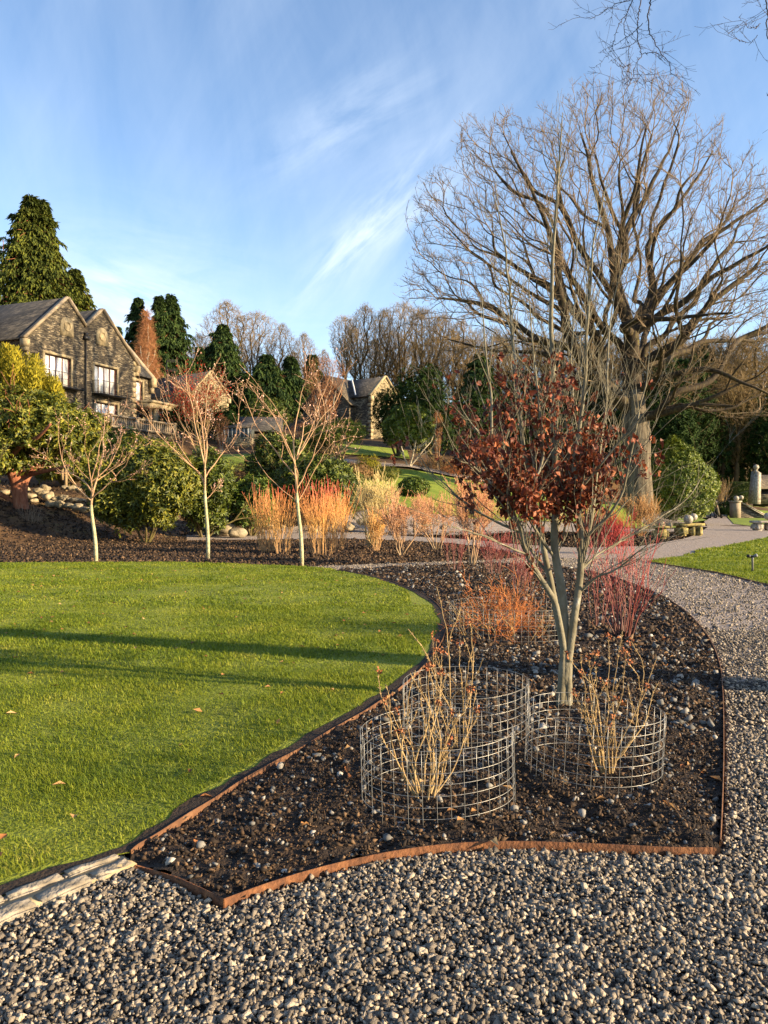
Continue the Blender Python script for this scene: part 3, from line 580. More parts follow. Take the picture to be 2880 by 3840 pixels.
# ---------------------------------------------------------------- generic woody growth
def grow(rng, base, d, ln, r, lev, S, wig=.18, up=.25, nseg=5, kids=(2, 4), ang=.6, lr=.62, rr=.55, tips=None, start=.25, levmax=None, minr=.0008):
    """adds connected polylines to S as (points, radii, level)"""
    pts = [np.array(base, float)]; d = np.array(d, float); d /= np.linalg.norm(d); st = ln / nseg
    for i in range(nseg):
        d = d + rng.normal(0, wig, 3) + np.array((0, 0, up * .3)); d /= np.linalg.norm(d); pts.append(pts[-1] + d * st)
    pts = np.array(pts); rad = np.maximum(r * np.linspace(1, .45 if lev else .3, nseg + 1), minr); S.append((pts, rad, lev))
    if lev == 0:
        if tips is not None: tips.append((pts[-1], d))
        return
    for k in range(rng.integers(*kids) + 1):
        t = rng.uniform(start, 1.0) if k else 1.0
        x = t * nseg; i = min(int(x), nseg - 1); p = pts[i] + (pts[i + 1] - pts[i]) * (x - i)
        dd = pts[i + 1] - pts[i]; dd /= np.linalg.norm(dd); q = np.cross(dd, rng.normal(0, 1, 3)); q /= np.linalg.norm(q) + 1e-9
        a = ang * rng.uniform(.6, 1.3) * (.5 if k == 0 else 1)
        nd = dd * math.cos(a) + q * math.sin(a)
        grow(rng, p, nd, ln * lr * rng.uniform(.7, 1.2), max(rad[i] * (rr if k else .85), minr), lev - 1, S, wig, up, max(3, nseg - 1), kids, ang, lr, rr, tips, start, levmax, minr)
def emit(mb, S, sides=lambda r: 5 if r > .006 else 3):
    for pts, rad, lev in S: mb.tube(pts, rad, sides(rad[0]), cap=False)

def connect(seeds, par, targ, bf, rng, origin, st=.35, ang=.7, skip=.25, up=.12, wob=.06):
    """join each target to the skeleton where wire length + path length to the root is least: branches run outwards"""
    cap = len(seeds) + len(targ) * 14; pos = np.zeros((cap, 3)); dr = np.zeros((cap, 3)); pl = np.zeros(cap); pr = np.zeros(cap, int); n = len(seeds)
    pos[:n] = seeds; pr[:n] = par
    for i in range(1, n): d = pos[i] - pos[pr[i]]; L_ = np.linalg.norm(d); dr[i] = d / (L_ + 1e-9); pl[i] = pl[pr[i]] + L_
    dr[0] = (0, 0, 1); targ = targ[np.argsort(np.linalg.norm(targ - np.array(origin), axis=1) + rng.normal(0, 1.2, len(targ)) * .5)]
    for t in targ:
        v = t - pos[:n]; L_ = np.sqrt((v * v).sum(1)); c = (v * dr[:n]).sum(1) / (L_ + 1e-9)
        cost = L_ * (1 + ang * (1 - c)) + bf * pl[:n] + np.where(c < -.1, 5, 0); j = int(cost.argmin()); l = L_[j]
        if l < skip or n > cap - 60: continue
        k = max(1, min(40, int(l / st))); a = pos[j]; ctl_ = a + dr[j] * l * .45 + np.array((0, 0, -up * l * .3)) + rng.normal(0, wob * l, 3); last = j
        for q in range(1, k + 1):
            s = q / k; p = (1 - s) ** 2 * a + 2 * s * (1 - s) * ctl_ + s * s * t
            if q < k: p = p + rng.normal(0, .035, 3) * st / .35
            pos[n] = p; pr[n] = last; d = p - pos[last]; ll = np.linalg.norm(d) + 1e-9; dr[n] = d / ll; pl[n] = pl[last] + ll; last = n; n += 1
    return pos[:n], pr[:n]
def pipe(pos, par, tip, p=2.1):
    r = np.zeros(len(pos)); kids = np.zeros(len(pos), int)
    for i in range(len(pos) - 1, 0, -1):
        if kids[i] == 0: r[i] = tip ** p
        r[par[i]] += r[i]; kids[par[i]] += 1
    return r ** (1 / p), kids
def skeleton(mbt, mbc, pos, par, r, thick, twig=(2, .5, .004), rng=None, tilt=.4, smin=3):
    """thick wood as joined tubes, thin wood as light segments, then twigs"""
    n = len(pos); ch = [[] for _ in range(n)]
    for i in range(1, n): ch[par[i]].append(i)
    for i in range(n): ch[i].sort(key=lambda j: -r[j])
    stack = [(0, -1)]
    while stack:
        i, p = stack.pop(); line = [p] if p >= 0 else []; cur = i
        while True:
            line.append(cur)
            for o in ch[cur][1:]: 
                if r[o] >= thick: stack.append((o, cur))
            if not ch[cur] or r[ch[cur][0]] < thick: break
            cur = ch[cur][0]
        if len(line) > 1:
            pts = pos[line]; rr = r[line].copy(); 
            if p >= 0: rr[0] = min(rr[0], rr[1] * 1.25)
            if len(pts) > 3: pts = pts.copy(); pts[1:-1] = (pts[:-2] + 2 * pts[1:-1] + pts[2:]) / 4
            mbt.tube(pts, rr, 8 if rr[0] > .12 else 6, cap=False)
    idx = np.array([i for i in range(1, n) if r[i] < thick]); 
    if len(idx): mbc.segs(pos[par[idx]], pos[idx], np.minimum(r[par[idx]], r[idx] * 1.25), r[idx], smin)
    if twig[0]:
        q = np.array([i for i in range(1, n) if r[i] < twig[3]]); d0 = unit(pos[q] - pos[par[q]])
        for k in range(twig[0]):
            m = len(q); d = unit(d0 + rng.normal(0, .75, (m, 3)) + np.array((0, 0, tilt))); L_ = twig[1] * rng.uniform(.5, 1.4, m)[:, None]
            s = pos[q] - (pos[q] - pos[par[q]]) * rng.random((m, 1)); mid = s + d * L_ * .5; e = mid + unit(d + rng.normal(0, .3, (m, 3)) + np.array((0, 0, tilt * .5))) * L_ * .5
            mbc.segs(s, mid, twig[2], twig[2] * .8); mbc.segs(mid, e, twig[2] * .8, twig[2] * .5)
            for _ in (0, 1):
                d2 = unit(d + rng.normal(0, .6, (m, 3)) + np.array((0, 0, tilt * .6))); mbc.segs(mid, mid + d2 * L_ * .45, twig[2] * .7, twig[2] * .5)

# ---------------------------------------------------------------- the big oak
def oak():
    rng = np.random.default_rng(12); d0 = 45.
    C = lambda x, y, dz: P(1500 + x / 1.202, 200 + y / 1.202, d0 + dz) - base
    base = np.array(P(2392, 1900, d0)); base[2] = Hs(base[0], base[1]) - .1
    e = empty('oak_tree', base, label='huge bare oak with mossy spreading limbs towering over the right half', cat='tree')
    limbs = [
        (None, [(1072, 2050, 0), (1072, 1900, 0), (1068, 1780, 0), (1060, 1640, 0), (1050, 1520, 0), (1040, 1400, 0), (1045, 1260, 0), (1005, 1150, 0), (962, 980, .3), (940, 800, .8), (900, 680, 1), (862, 560, 1.2), (848, 460, 1.4), (815, 360, 1.6)]),
        (3, [(985, 1545, -.3), (900, 1480, -.8), (835, 1400, -1.2), (785, 1320, -1.6), (742, 1200, -2), (715, 1080, -2.2), (712, 950, -2.5), (680, 800, -3), (630, 690, -3.4), (560, 560, -3.8), (500, 440, -4)]),
        (3, [(1010, 1590, .6), (900, 1500, 1.4), (780, 1440, 2.5), (650, 1350, 3.5), (480, 1345, 4), (300, 1315, 4.3), (200, 1280, 4.5)]),
        (6, [(1120, 1130, .5), (1140, 1020, 1), (1110, 880, 1.6), (1170, 780, 2.2), (1250, 690, 2.8), (1340, 560, 3.2), (1410, 440, 3.5)]),
        (6, [(1160, 1190, -.8), (1290, 1120, -1.6), (1400, 1010, -2.4), (1520, 950, -3), (1670, 870, -3.5), (1790, 780, -4)]),
        (5, [(1150, 1400, 1), (1250, 1350, 2), (1380, 1300, 3), (1520, 1290, 3.6), (1680, 1250, 4), (1830, 1210, 4.4)]),
        (4, [(1150, 1490, -1), (1220, 1450, -1.8), (1330, 1420, -2.6), (1450, 1430, -3.4), (1560, 1485, -4), (1670, 1540, -4.4)]),
        (3, [(1120, 1640, -.5), (1200, 1615, -1.4), (1330, 1580, -2.4), (1500, 1590, -3.2)]),
        (6, [(1180, 1080, 0), (1280, 960, .4), (1370, 850, .6), (1480, 780, .6), (1620, 690, .5), (1720, 600, .4)]),
        (7, [(960, 1040, -1), (985, 900, -1.8), (1010, 760, -2.6), (1060, 620, -3.4), (1080, 480, -4), (1110, 340, -4.4)]),
        (8, [(1000, 860, .8), (1060, 720, 2.0), (1150, 560, 3.), (1220, 420, 3.8), (1260, 300, 4.2)]),
        (6, [(1000, 1240, -1.5), (1100, 1190, -3), (1200, 1200, -5), (1330, 1180, -6.5), (1500, 1170, -7.5)]),
        (5, [(1090, 1330, 2), (1120, 1200, 4), (1150, 1050, 5.5), (1200, 900, 6.5)]),
        (2, [])]
    nodes, par, start = [], [], []
    def addline(pts, parent):
        last = parent; first = None
        for p in pts:
            nodes.append(p); par.append(last); last = len(nodes) - 1
        return last
    def dens(pts, st=.42):
        out = []
        for a, b in zip(pts[:-1], pts[1:]):
            k = max(1, int(np.linalg.norm(b - a) / st))
            out += [a + (b - a) * j / k for j in range(1, k + 1)]
        return out
    trunkmap = []
    tr = [C(*p) for p in limbs[0][1]]; nodes.append(tr[0]); par.append(0); trunkmap.append(0)
    for a, b in zip(tr[:-1], tr[1:]):
        addline(dens([a, b]), len(nodes) - 1); trunkmap.append(len(nodes) - 1)
    thirds = {}
    for li, (att, pts) in enumerate(limbs[1:]):
        if not pts: continue
        pp = [nodes[trunkmap[att]]] + [C(*p) for p in pts]
        dn = dens(pp); 
        for k in range(1, len(dn) - 1): dn[k] = dn[k] + rng.normal(0, .07, 3)
        s0 = len(nodes); addline(dn, trunkmap[att]); thirds[li] = (s0, len(nodes))
    first_limbs = len(nodes)
    # extra limbs off the left leader
    for frac, pts in ((.42, [(600, 1090, -3), (500, 1020, -3.6), (400, 950, -4), (320, 900, -4.2), (230, 820, -4.4), (150, 740, -4.5)]), (.30, [(620, 1290, -2), (480, 1190, -2), (380, 1130, -1.8), (250, 1110, -1.5), (130, 1095, -1.2)]),
                      (.62, [(620, 900, -1), (560, 830, 0), (450, 810, .6), (350, 790, 1)]), (.66, [(640, 760, -1), (520, 640, 0), (430, 590, .8), (340, 530, 1.4), (290, 450, 1.8)]), (.30, [(800, 1200, 1), (775, 1050, 1.8), (790, 920, 2.2), (805, 720, 2.6), (760, 520, 3), (700, 380, 3.4)]),
                      (.5, [(690, 900, 1.5), (640, 700, 3), (600, 520, 4), (610, 360, 4.5)])):
        s0, s1 = thirds[0]; a = s0 + int((s1 - s0) * frac); pp = [nodes[a]] + [C(*p) for p in pts]; addline(dens(pp), a)
    sil = [(-10, 1010), (60, 900), (30, 760), (20, 610), (90, 560), (180, 505), (240, 610), (300, 640), (235, 450), (285, 260), (345, 300), (400, 330), (450, 235), (520, 250), (560, 310), (625, 205), (700, 290), (735, 330), (720, 205), (790, 110), (870, 110), (1000, 65), (1110, 60), (1180, 90), (1250, 85), (1320, 170), (1340, 300), (1380, 390), (1455, 255), (1470, 400), (1510, 470), (1620, 350), (1620, 520), (1700, 560), (1850, 760), (1960, 1050), (1950, 1350), (1800, 1640), (1500, 1650), (1180, 1600), (1090, 1420), (960, 1430), (820, 1500), (600, 1400), (250, 1400), (40, 1330), (-10, 1100)]
    n = 40000; x = rng.uniform(-20, 1970, n); y = rng.uniform(60, 1660, n); ed = edgedist(x, y, sil); k = inpoly(x, y, sil); x, y, ed = x[k], y[k], ed[k]
    dep = rng.uniform(-1, 1, len(x)) * np.minimum(8.5, 1.6 + np.sqrt(ed / 1.202 / F * d0) * 3.0)
    th_ = np.arctan2(1320 - y, x - 1040); rr_ = np.hypot(x - 1040, y - 1320) / 1100; q = vnoise(np.c_[th_ * 6.5, dep * .35, rr_ * 1.2], 1, 21) > -.28 - .5 * (1 - rr_)
    q &= (rng.random(len(x)) < np.where(y > 1230, .30, 1.0))
    x, y, dep = x[q], y[q], dep[q]
    at = np.array([C(a, b, c) for a, b, c in zip(x[:4700], y[:4700], dep[:4700])])
    pos, par = connect(nodes, par, at, .42, rng, C(1040, 1420, 0), .36)
    r, kids = pipe(pos, par, .0125, 2.2)
    spans = [(0, len(trunkmap) and trunkmap[-1] + 1, .66, .05)] + [(a, b, .44 if li == 0 else .27, .045) for li, (a, b) in thirds.items()]
    # traced limbs keep a believable girth; trunk flares
    sc = .74 / r[0]; r = np.where(r > .045, .045 + .70 * (np.maximum(r - .045, 0) / (r[0] - .045)) ** .80, r)
    for a, b, ra, rb in spans:
        k = np.arange(a, b); t = (k - a) / max(1, b - a); g = (ra - rb) * (1 - t) ** 1.25 + rb
        if a == 0: g = np.interp(k, [0, trunkmap[3], trunkmap[5], trunkmap[6], trunkmap[8], trunkmap[10], b], [.72, .66, .50, .40, .24, .15, .05])
        r[k] = np.maximum(r[k], g)
    z = pos[:, 2]; tk = r > .5; r = r * np.where(tk, 1 + .35 * np.exp(-np.maximum(z, 0) / .7), 1)
    mt, mc, mtr = MB(), MB(), MB()
    skeleton(mt, mc, pos, par, r, .034, (2, .45, .0075, .026), rng, .7)
    # separate bole
    bole = [i for i in range(trunkmap[4] + 1)]
    mtr.tube(pos[bole], r[bole] * (1.03 + .05 * np.sin(np.arange(len(bole)) * .9)), 22)
    mtr.build('trunk', MT['oaktrunk'], e, smooth=True); mt.build('limbs', MT['oakbark'], e, smooth=True); mc.build('crown', MT['oaktwig'], e)
oak()

# ---------------------------------------------------------------- copper beech in the bed
def beech():
    rng = np.random.default_rng(31); d0 = 5.66; base = np.array((P(2117, 0, d0)[0], d0, .01))
    e = empty('beech_tree', base, label='young multi-stemmed beech with grey bark and clinging copper leaves in the bed', cat='tree')
    Q = lambda x, y, dz=0: P(x, y, d0 + dz) - base
    stems = [
        (.024, [(2122, 2480, 0), (2100, 2350, -.06), (2080, 2260, -.10), (2040, 2190, -.14), (2010, 2140, -.17), (1978, 2080, -.2), (1958, 2000, -.24), (1938, 1950, -.27), (1915, 1880, -.3), (1885, 1750, -.33), (1850, 1640, -.36), (1838, 1480, -.38), (1820, 1300, -.4), (1812, 1080, -.4)]),
        (.037, [(2122, 2480, .0), (2114, 2330, .02), (2104, 2200, .03), (2086, 2100, .04), (2078, 2000, .04), (2082, 1900, .05), (2085, 1780, .06), (2078, 1600, .08), (2072, 1400, .1), (2070, 1100, .12), (2076, 890, .15), (2096, 650, .18), (2115, 425, .2)]),
        (.026, [(2115, 2440, .05), (2086, 2290, .12), (2060, 2160, .18), (2040, 2060, .22), (2020, 1960, .26), (2003, 1880, .29), (1988, 1780, .32), (1958, 1640, .36), (1942, 1450, .4), (1925, 1280, .43), (1912, 1150, .45), (1903, 1000, .47), (1880, 850, .5), (1850, 720, .52)]),
        (.030, [(2130, 2480, -.02), (2150, 2340, -.02), (2166, 2230, -.02), (2178, 2130, -.03), (2180, 2030, -.04), (2166, 1930, -.05), (2160, 1850, -.06), (2152, 1730, -.06), (2178, 1580, -.08), (2196, 1400, -.1), (2206, 1200, -.12), (2232, 900, -.15), (2278, 670, -.18)]),
        (.015, [(2178, 2130, -.03), (2205, 2010, .04), (2225, 1900, .10), (2240, 1760, .16), (2262, 1600, .2), (2275, 1440, .24), (2290, 1200, .28), (2330, 980, .3)]),
        (.010, [(2180, 2040, -.04), (2232, 1980, -.1), (2285, 1930, -.16), (2335, 1840, -.22), (2362, 1720, -.27), (2398, 1560, -.3), (2425, 1400, -.33), (2450, 1230, -.35)]),
        (.008, [(2178, 2140, 0), (2240, 2080, .12), (2330, 2030, .25), (2450, 1960, .4), (2560, 1880, .5), (2640, 1780, .6)]),
        (.008, [(2166, 2230, 0), (2230, 2170, -.12), (2300, 2140, -.2), (2400, 2070, -.3), (2470, 2000, -.34)]),
        (.008, [(1978, 2080, -.2), (1900, 2050, -.3), (1820, 2010, -.38), (1740, 1990, -.44), (1690, 1975, -.48)]),
        (.009, [(1958, 2000, -.24), (1870, 1960, -.1), (1780, 1910, 0), (1700, 1850, .1), (1610, 1760, .2), (1570, 1700, .25)]),
        (.010, [(2060, 2160, .18), (1990, 2060, .3), (1930, 1950, .4), (1860, 1850, .5), (1790, 1740, .58), (1740, 1600, .62)]),
        (.008, [(1915, 1880, -.3), (1830, 1800, -.4), (1760, 1740, -.48), (1700, 1720, -.5)]),
        (.012, [(2086, 2100, .04), (2010, 1990, -.1), (1970, 1890, -.2), (2030, 1740, -.26), (2030, 1600, -.3), (2010, 1430, -.32), (1990, 1250, -.34), (1985, 1020, -.36)]),
        (.010, [(2082, 1900, .05), (2120, 1800, .2), (2140, 1650, .3), (2150, 1500, .38), (2140, 1330, .42), (2160, 1120, .46), (2170, 900, .5)]),
        (.008, [(2020, 1960, .26), (1930, 1830, .36), (1880, 1700, .44), (1830, 1560, .5), (1780, 1420, .55)]),
        (.008, [(2160, 1850, -.06), (2240, 1760, -.2), (2330, 1650, -.3), (2400, 1560, -.38), (2500, 1440, -.44)]),
    ]
    tr, br, lf = MB(), MB(), MB(); lc, ld = [], []
    bole = smooth_line([Q(2117, 2672), Q(2116, 2620), Q(2118, 2560), Q(2121, 2500), Q(2124, 2440)], 4)
    tr.tube(bole, np.array([.070, .063, .058, .055, .053, .052, .051, .051, .051, .051, .051, .051, .050, .047, .043, .038, .033])[:len(bole)], 16)
    tr.tube(smooth_line([Q(2102, 2672, -.02), Q(2105, 2600, -.025), Q(2110, 2520, -.02), Q(2112, 2430, -.02)], 4), [.034] * 6 + [.030] * 4 + [.024] * 3, 10)
    tr.tube(smooth_line([Q(2132, 2672, -.02), Q(2130, 2590, -.025), Q(2131, 2500, -.02), Q(2138, 2410, -.02)], 4), [.032] * 6 + [.028] * 4 + [.022] * 3, 10)
    for si, (r0, pts) in enumerate(stems):
        L_ = smooth_line([Q(*p) for p in pts], 6); n = len(L_)
        for ax in range(3): L_[:, ax] += .012 * vnoise(np.c_[np.arange(n) * .35, np.full(n, si * 7.), np.full(n, ax * 3.)], 1, 3) * np.linspace(0, 1, n)
        rad = r0 * np.linspace(1, .0, n) ** .75 * .93 + .0022
        (tr if si < 4 else br).tube(L_, rad, 10 if r0 > .02 else 6)
        cum = n; step = .10
        seg = np.linalg.norm(np.diff(L_, axis=0), axis=1).sum(); m = int(seg / step * 1.0)
        for k in range(m):
            t = rng.uniform(.22 if r0 > .02 else .12, .97); i = min(int(t * (n - 1)), n - 2); p = L_[i]; dd = unit(L_[i + 1] - L_[i])
            q = np.cross(dd, rng.normal(0, 1, 3)); q /= np.linalg.norm(q); a = rng.uniform(.35, .8); nd = dd * math.cos(a) + q * math.sin(a)
            nd = unit(nd + np.array((0, 0, .35))); z = p[2]; ln = rng.uniform(.25, .75) * (1.1 if z < 2.2 else .85) * (1 - .35 * t); S = []; tips = []
            grow(rng, p, nd, ln, min(rad[i] * .5, .006), 1 if ln < .4 else 2, S, .10, .2, 5, (1, 3), .55, .5, .6, tips, .3, minr=.0011)
            emit(br, S, lambda r: 5 if r > .003 else 3)
            for pts2, rr, lev in S:
                for j in range(1, len(pts2)):
                    w = pts2[j] + base; ypx = HY - (w[2] - EYE) / w[1] * F; xpx = 1440 + w[0] / w[1] * F
                    pr = np.exp(-((xpx - 1975) / 300) ** 2) * np.exp(-((ypx - 1790) / 270) ** 2)
                    cl = vnoise(np.array([w * 3.2]), 1, 11)[0]
                    if rng.random() < pr * (.40 + 1.6 * cl):
                        for _ in range(rng.integers(3, 9)): lc.append(pts2[j] + rng.normal(0, .018, 3)); ld.append(rng.normal(0, .7, 3) + np.array((0, 0, -.75)))
    lc, ld = np.array(lc), np.array(ld); n = len(lc)
    # each leaf is two folded diamonds, curled and drooping
    nn = rng.normal(0, 1, (n, 3)); ln = rng.uniform(.028, .062, n); wd = ln * rng.uniform(.4, .7, n)
    d1 = unit(ld); side = unit(np.cross(d1, nn)); up = np.cross(side, d1); l_, w_ = ln[:, None], wd[:, None]
    c1, c2 = rng.uniform(-.3, .3, (n, 1)), rng.uniform(-.35, .35, (n, 1))
    V = np.stack((lc, lc + d1 * l_ * .35 + side * w_ * .5 + up * w_ * (.2 + c1), lc + d1 * l_ * .72 + side * w_ * .38 + up * w_ * (.1 - c1), lc + d1 * l_ + up * l_ * c2, lc + d1 * l_ * .72 - side * w_ * .38 + up * w_ * (.1 + c1), lc + d1 * l_ * .35 - side * w_ * .5 + up * w_ * (.25 - c1), lc + d1 * l_ * .5 - up * w_ * .05), 1).reshape(-1, 3)
    i = np.arange(n)[:, None] * 7
    lf.add(V, np.concatenate([i + np.array([t]) for t in ((0, 1, 6), (1, 2, 6), (2, 3, 6), (3, 4, 6), (4, 5, 6), (5, 0, 6))]))
    tr.build('trunk', MT['beechbark'], e, smooth=True); br.build('branches', MT['beechbark'], e, smooth=True); lf.build('foliage', MT['beechleaf'], e)
beech()

# ---------------------------------------------------------------- tree whose branches hang into the top of the picture
def overhang():
    rng = np.random.default_rng(8); base = np.array((8.6, 4.6, 0)); e = empty('overhanging_tree', base, label='dark drooping twigs hanging from above into the top right of the sky', cat='tree')
    tr, br = MB(), MB()
    tr.tube(smooth_line(np.array([(0, 0, -.1), (.05, 0, 1.5), (-.1, .1, 4), (0, .2, 7), (.3, .1, 10), (.2, .3, 13)]), 6), np.linspace(.30, .08, 31), 12)
    C = lambda x, y, d=6.: P(2000 + x / 1.885, y / 1.885, d) - base
    top1 = C(760, -260); top2 = C(1610, -260, 5.6)
    for a, b in (((-.1, .15, 5.2), top1), ((0, .2, 6.4), top2)):
        mid = (np.array(a) + b) / 2 + np.array((0, 0, .9)); br.tube(smooth_line(np.array([a, mid, b]), 8), np.linspace(.07, .012, 17), 7)
    for k in range(26):
        S = []; grow(rng, (rng.normal(0, .1), .2, rng.uniform(6, 12)), rng.normal(0, 1, 3) + np.array((0.6, 0, .5)), rng.uniform(2, 3.4), .05, 2, S, .12, .1, 6, (2, 4), .7, .6); emit(br, S)
    lines = [(.0055, 6., [(760, -260), (740, -120), (735, 0), (715, 130), (690, 230), (680, 400), (685, 520), (640, 600), (600, 720), (560, 800)]), (.0065, 6., [(760, -260), (805, -120), (810, 0), (795, 90), (770, 190), (765, 300), (780, 380), (830, 500), (875, 590), (872, 680)]),
             (.004, 6.1, [(760, -260), (720, -60), (690, 10), (600, 40), (520, 90), (450, 140), (380, 170), (275, 150)]), (.0035, 6.05, [(715, -60), (660, 100), (600, 180), (560, 300), (540, 370), (500, 430), (415, 525)]),
             (.0035, 5.95, [(735, -40), (680, 40), (655, 180), (690, 260), (705, 400), (712, 520)]), (.003, 6, [(780, 380), (830, 350), (900, 335), (940, 350), (985, 270)]), (.003, 6, [(770, 170), (700, 200), (620, 210), (545, 215)]),
             (.0055, 5.6, [(1610, -260), (1605, -100), (1608, 0), (1610, 160), (1585, 260), (1590, 400), (1640, 500), (1648, 620), (1600, 760), (1560, 820), (1500, 832)]), (.003, 5.6, [(1600, 170), (1560, 215), (1490, 232), (1405, 175)]), (.0025, 5.6, [(1588, 250), (1540, 290), (1470, 255)]),
             (.0025, 6, [(640, 600), (700, 560), (760, 600), (840, 570), (880, 560)]), (.0028, 6, [(690, 450), (640, 480), (590, 470), (535, 440)])]
    for r0, d, L_ in lines:
        pts = smooth_line([C(x, y, d) for x, y in L_], 6); n = len(pts); pts += rng.normal(0, .004, pts.shape); pts[:, 1] += np.linspace(0, rng.normal(0, .25), n); rad = r0 * np.linspace(1, .3, n); br.tube(pts, rad, 6)
        for i in range(3, n - 1):
            if rng.random() < .8:
                dd = unit(pts[i + 1] - pts[i]); q = unit(np.cross(dd, np.array((rng.normal(0, .3), 1, rng.normal(0, .3)))) * rng.choice((-1, 1)));
                S = []; long_ = rng.random() < .28; grow(rng, pts[i], dd * .5 + q, rng.uniform(.12, .32) if long_ else rng.uniform(.015, .03), .0018 if long_ else .0026, 1 if long_ else 0, S, .12, .1 if long_ else 0, 4, (3, 6), .6, .3, .8, minr=.0011); emit(br, S)
    tr.build('trunk', MT['beechbark'], e, smooth=True); br.build('branches', M('dark_twig', [(.02, .014, .012), (.05, .035, .03)], scale=8), e, smooth=True)
overhang()

# ---------------------------------------------------------------- shrubs in the cages
def caged(px, d, label, seed, h=.75, n=15, spread=.5, offs=(0, 0)):
    rng = np.random.default_rng(seed); base = np.array((P(px, 0, d)[0] + offs[0], d + offs[1], .03)); e = empty('hydrangea_shrub', base, label=label, cat='shrub', group='bare hydrangea shrubs in cages')
    S, tips = [], []
    for k in range(n):
        a = rng.uniform(0, 6.28); s = rng.uniform(.1, spread); grow(rng, (.05 * math.cos(a), .05 * math.sin(a), 0), (math.cos(a) * s, math.sin(a) * s, 1), h * rng.uniform(.45, .85), rng.uniform(.0035, .0065), 1, S, .13, .3, 8, (1, 3), .5, .42, .62, tips, .35, minr=.0020)
    mb = MB(); emit(mb, S, lambda r: 7 if r > .004 else 5)
    for pts, rad, lev in S:      # nodes and paired buds
        for i in range(2, len(pts) - 1):
            dd = unit(pts[i + 1] - pts[i]); q = unit(np.cross(dd, rng.normal(0, 1, 3)))
            for sg in (-1, 1): mb.segs([pts[i]], [pts[i] + (q * sg + dd * 1.2) * .010], rad[i] * 1.1, .0008, 4)
    mb.build('stem_clump', MT['twigpale'], e, smooth=True)
    for p, dd in tips:
        if rng.random() < .4:
            fl = MB(); m = rng.integers(8, 18); q = p + rng.normal(0, .010, (m, 3)); fl.leaves(q, rng.normal(0, 1, (m, 3)), rng.normal(0, 1, (m, 3)), .018, .014, .3); fl.build('flower_head', MT['deadhead'], e)
caged(1590, 3.93, 'pale bare hydrangea stems inside the nearest wire cage', 41, .68, 15, 1.0)
caged(2270, 4.30, 'bare straw-coloured hydrangea rising from the wire cage in front of the beech', 42, .70, 14, .85)
caged(1700, 4.75, 'reddish-brown taller bare hydrangea in the cage of pebbles', 43, 1.0, 7, .6, (.05, 0))
def tangle():
    rng = np.random.default_rng(51); d = 8.6; base = np.array((P(1880, 0, d)[0], d, .03)); e = empty('tangled_shrub', base, label='tangled fine copper-orange shrub inside the wide wire cage', cat='shrub')
    S = []
    for k in range(46):
        a = rng.uniform(0, 6.28); s = rng.uniform(.1, .75); grow(rng, (.12 * math.cos(a), .12 * math.sin(a), 0), (math.cos(a) * s, math.sin(a) * s, 1), rng.uniform(.30, .46), .005, 2, S, .26, -.05, 5, (2, 5), .8, .55, .6, None, .3, minr=.0017)
    mb = MB(); emit(mb, S); mb.build('stem_clump', MT['copperhair'], e)
    S = []
    for k in range(26):
        a = rng.uniform(0, 6.28); s = rng.uniform(.3, .9); grow(rng, (.45 * math.cos(a), .35 * math.sin(a), 0), (math.cos(a) * s, math.sin(a) * s, 1), rng.uniform(.2, .38), .005, 1, S, .16, .05, 5, (2, 4), .7, .55, .6, None, .3, minr=.002)
    mb = MB(); emit(mb, S); mb.build('outer_stem_clump', MT['twigpale'], e)
tangle()

# ---------------------------------------------------------------- coloured stem shrubs
MT['fire'] = zgrad('fire_dogwood', [(0, (.34, .20, .09)), (.45, (.58, .31, .08)), (.80, (.60, .22, .06)), (1, (.50, .07, .04))], 1.9)
MT['crimson'] = zgrad('crimson_dogwood', [(0, (.09, .035, .025)), (.4, (.17, .022, .020)), (1, (.30, .025, .03))], 1.3)
MT['straw'] = zgrad('straw_shrub', [(0, (.22, .18, .09)), (.45, (.40, .32, .14)), (1, (.52, .40, .16))], 2.2)
MT['tan'] = zgrad('tan_shrub', [(0, (.22, .16, .09)), (.4, (.36, .20, .10)), (1, (.50, .22, .11))], 1.6)
MT['greyst'] = zgrad('grey_shrub', [(0, (.16, .12, .08)), (1, (.24, .17, .11))], 1.6)
def stemshrub(kind, base, h, label, mat, seed, n=30, spread=.35, lev=2, kids=(2, 4), r=.007, name='stem_shrub', group=None, minr=.0035, wig=.08, buds=None, cat='shrub', up=.3, lift=.35, baser=.12):
    rng = np.random.default_rng(seed); e = empty(name, base, label=label, cat=cat, group=group); S, tips = [], []
    f = {0: 1, 1: .66, 2: .50, 3: .42}[lev]
    for k in range(n):
        a = rng.uniform(0, 6.28); s = rng.uniform(.0, spread); b = baser * rng.random() ** .5
        grow(rng, (b * math.cos(a), b * math.sin(a), -.02), (math.cos(a) * s, math.sin(a) * s, 1), h * f * rng.uniform(.8, 1.12), r * rng.uniform(.8, 1.2), lev, S, wig, up, 6, kids, .42, .62, .62, tips, lift, minr=minr)
    mb = MB(); emit(mb, S, lambda r_: 4 if r_ > .008 else 3); mb.build('stem_clump', mat, e)
    if buds:
        bm_, k = buds; q = np.array([t[0] for t in tips]); q = np.repeat(q, k, 0); m = len(q); q = q + rng.normal(0, .03, (m, 3)); bb = MB()
        bb.leaves(q, rng.normal(0, 1, (m, 3)), rng.normal(0, 1, (m, 3)), rng.uniform(.025, .05, m), rng.uniform(.015, .03, m), .2); bb.build('blossom', bm_, e)
    return e
def gd(px, py): return G(px, py)
dg = 'fiery dogwoods in the middle bed'
stemshrub('', gd(1010, 2068), 1.72, 'orange dogwood with red tips, left-hand one beside the third young tree', MT['fire'], 61, 50, .34, 1, (2, 4), group=dg, name='dogwood', r=.0085, minr=.0042, baser=.30, wig=.05)
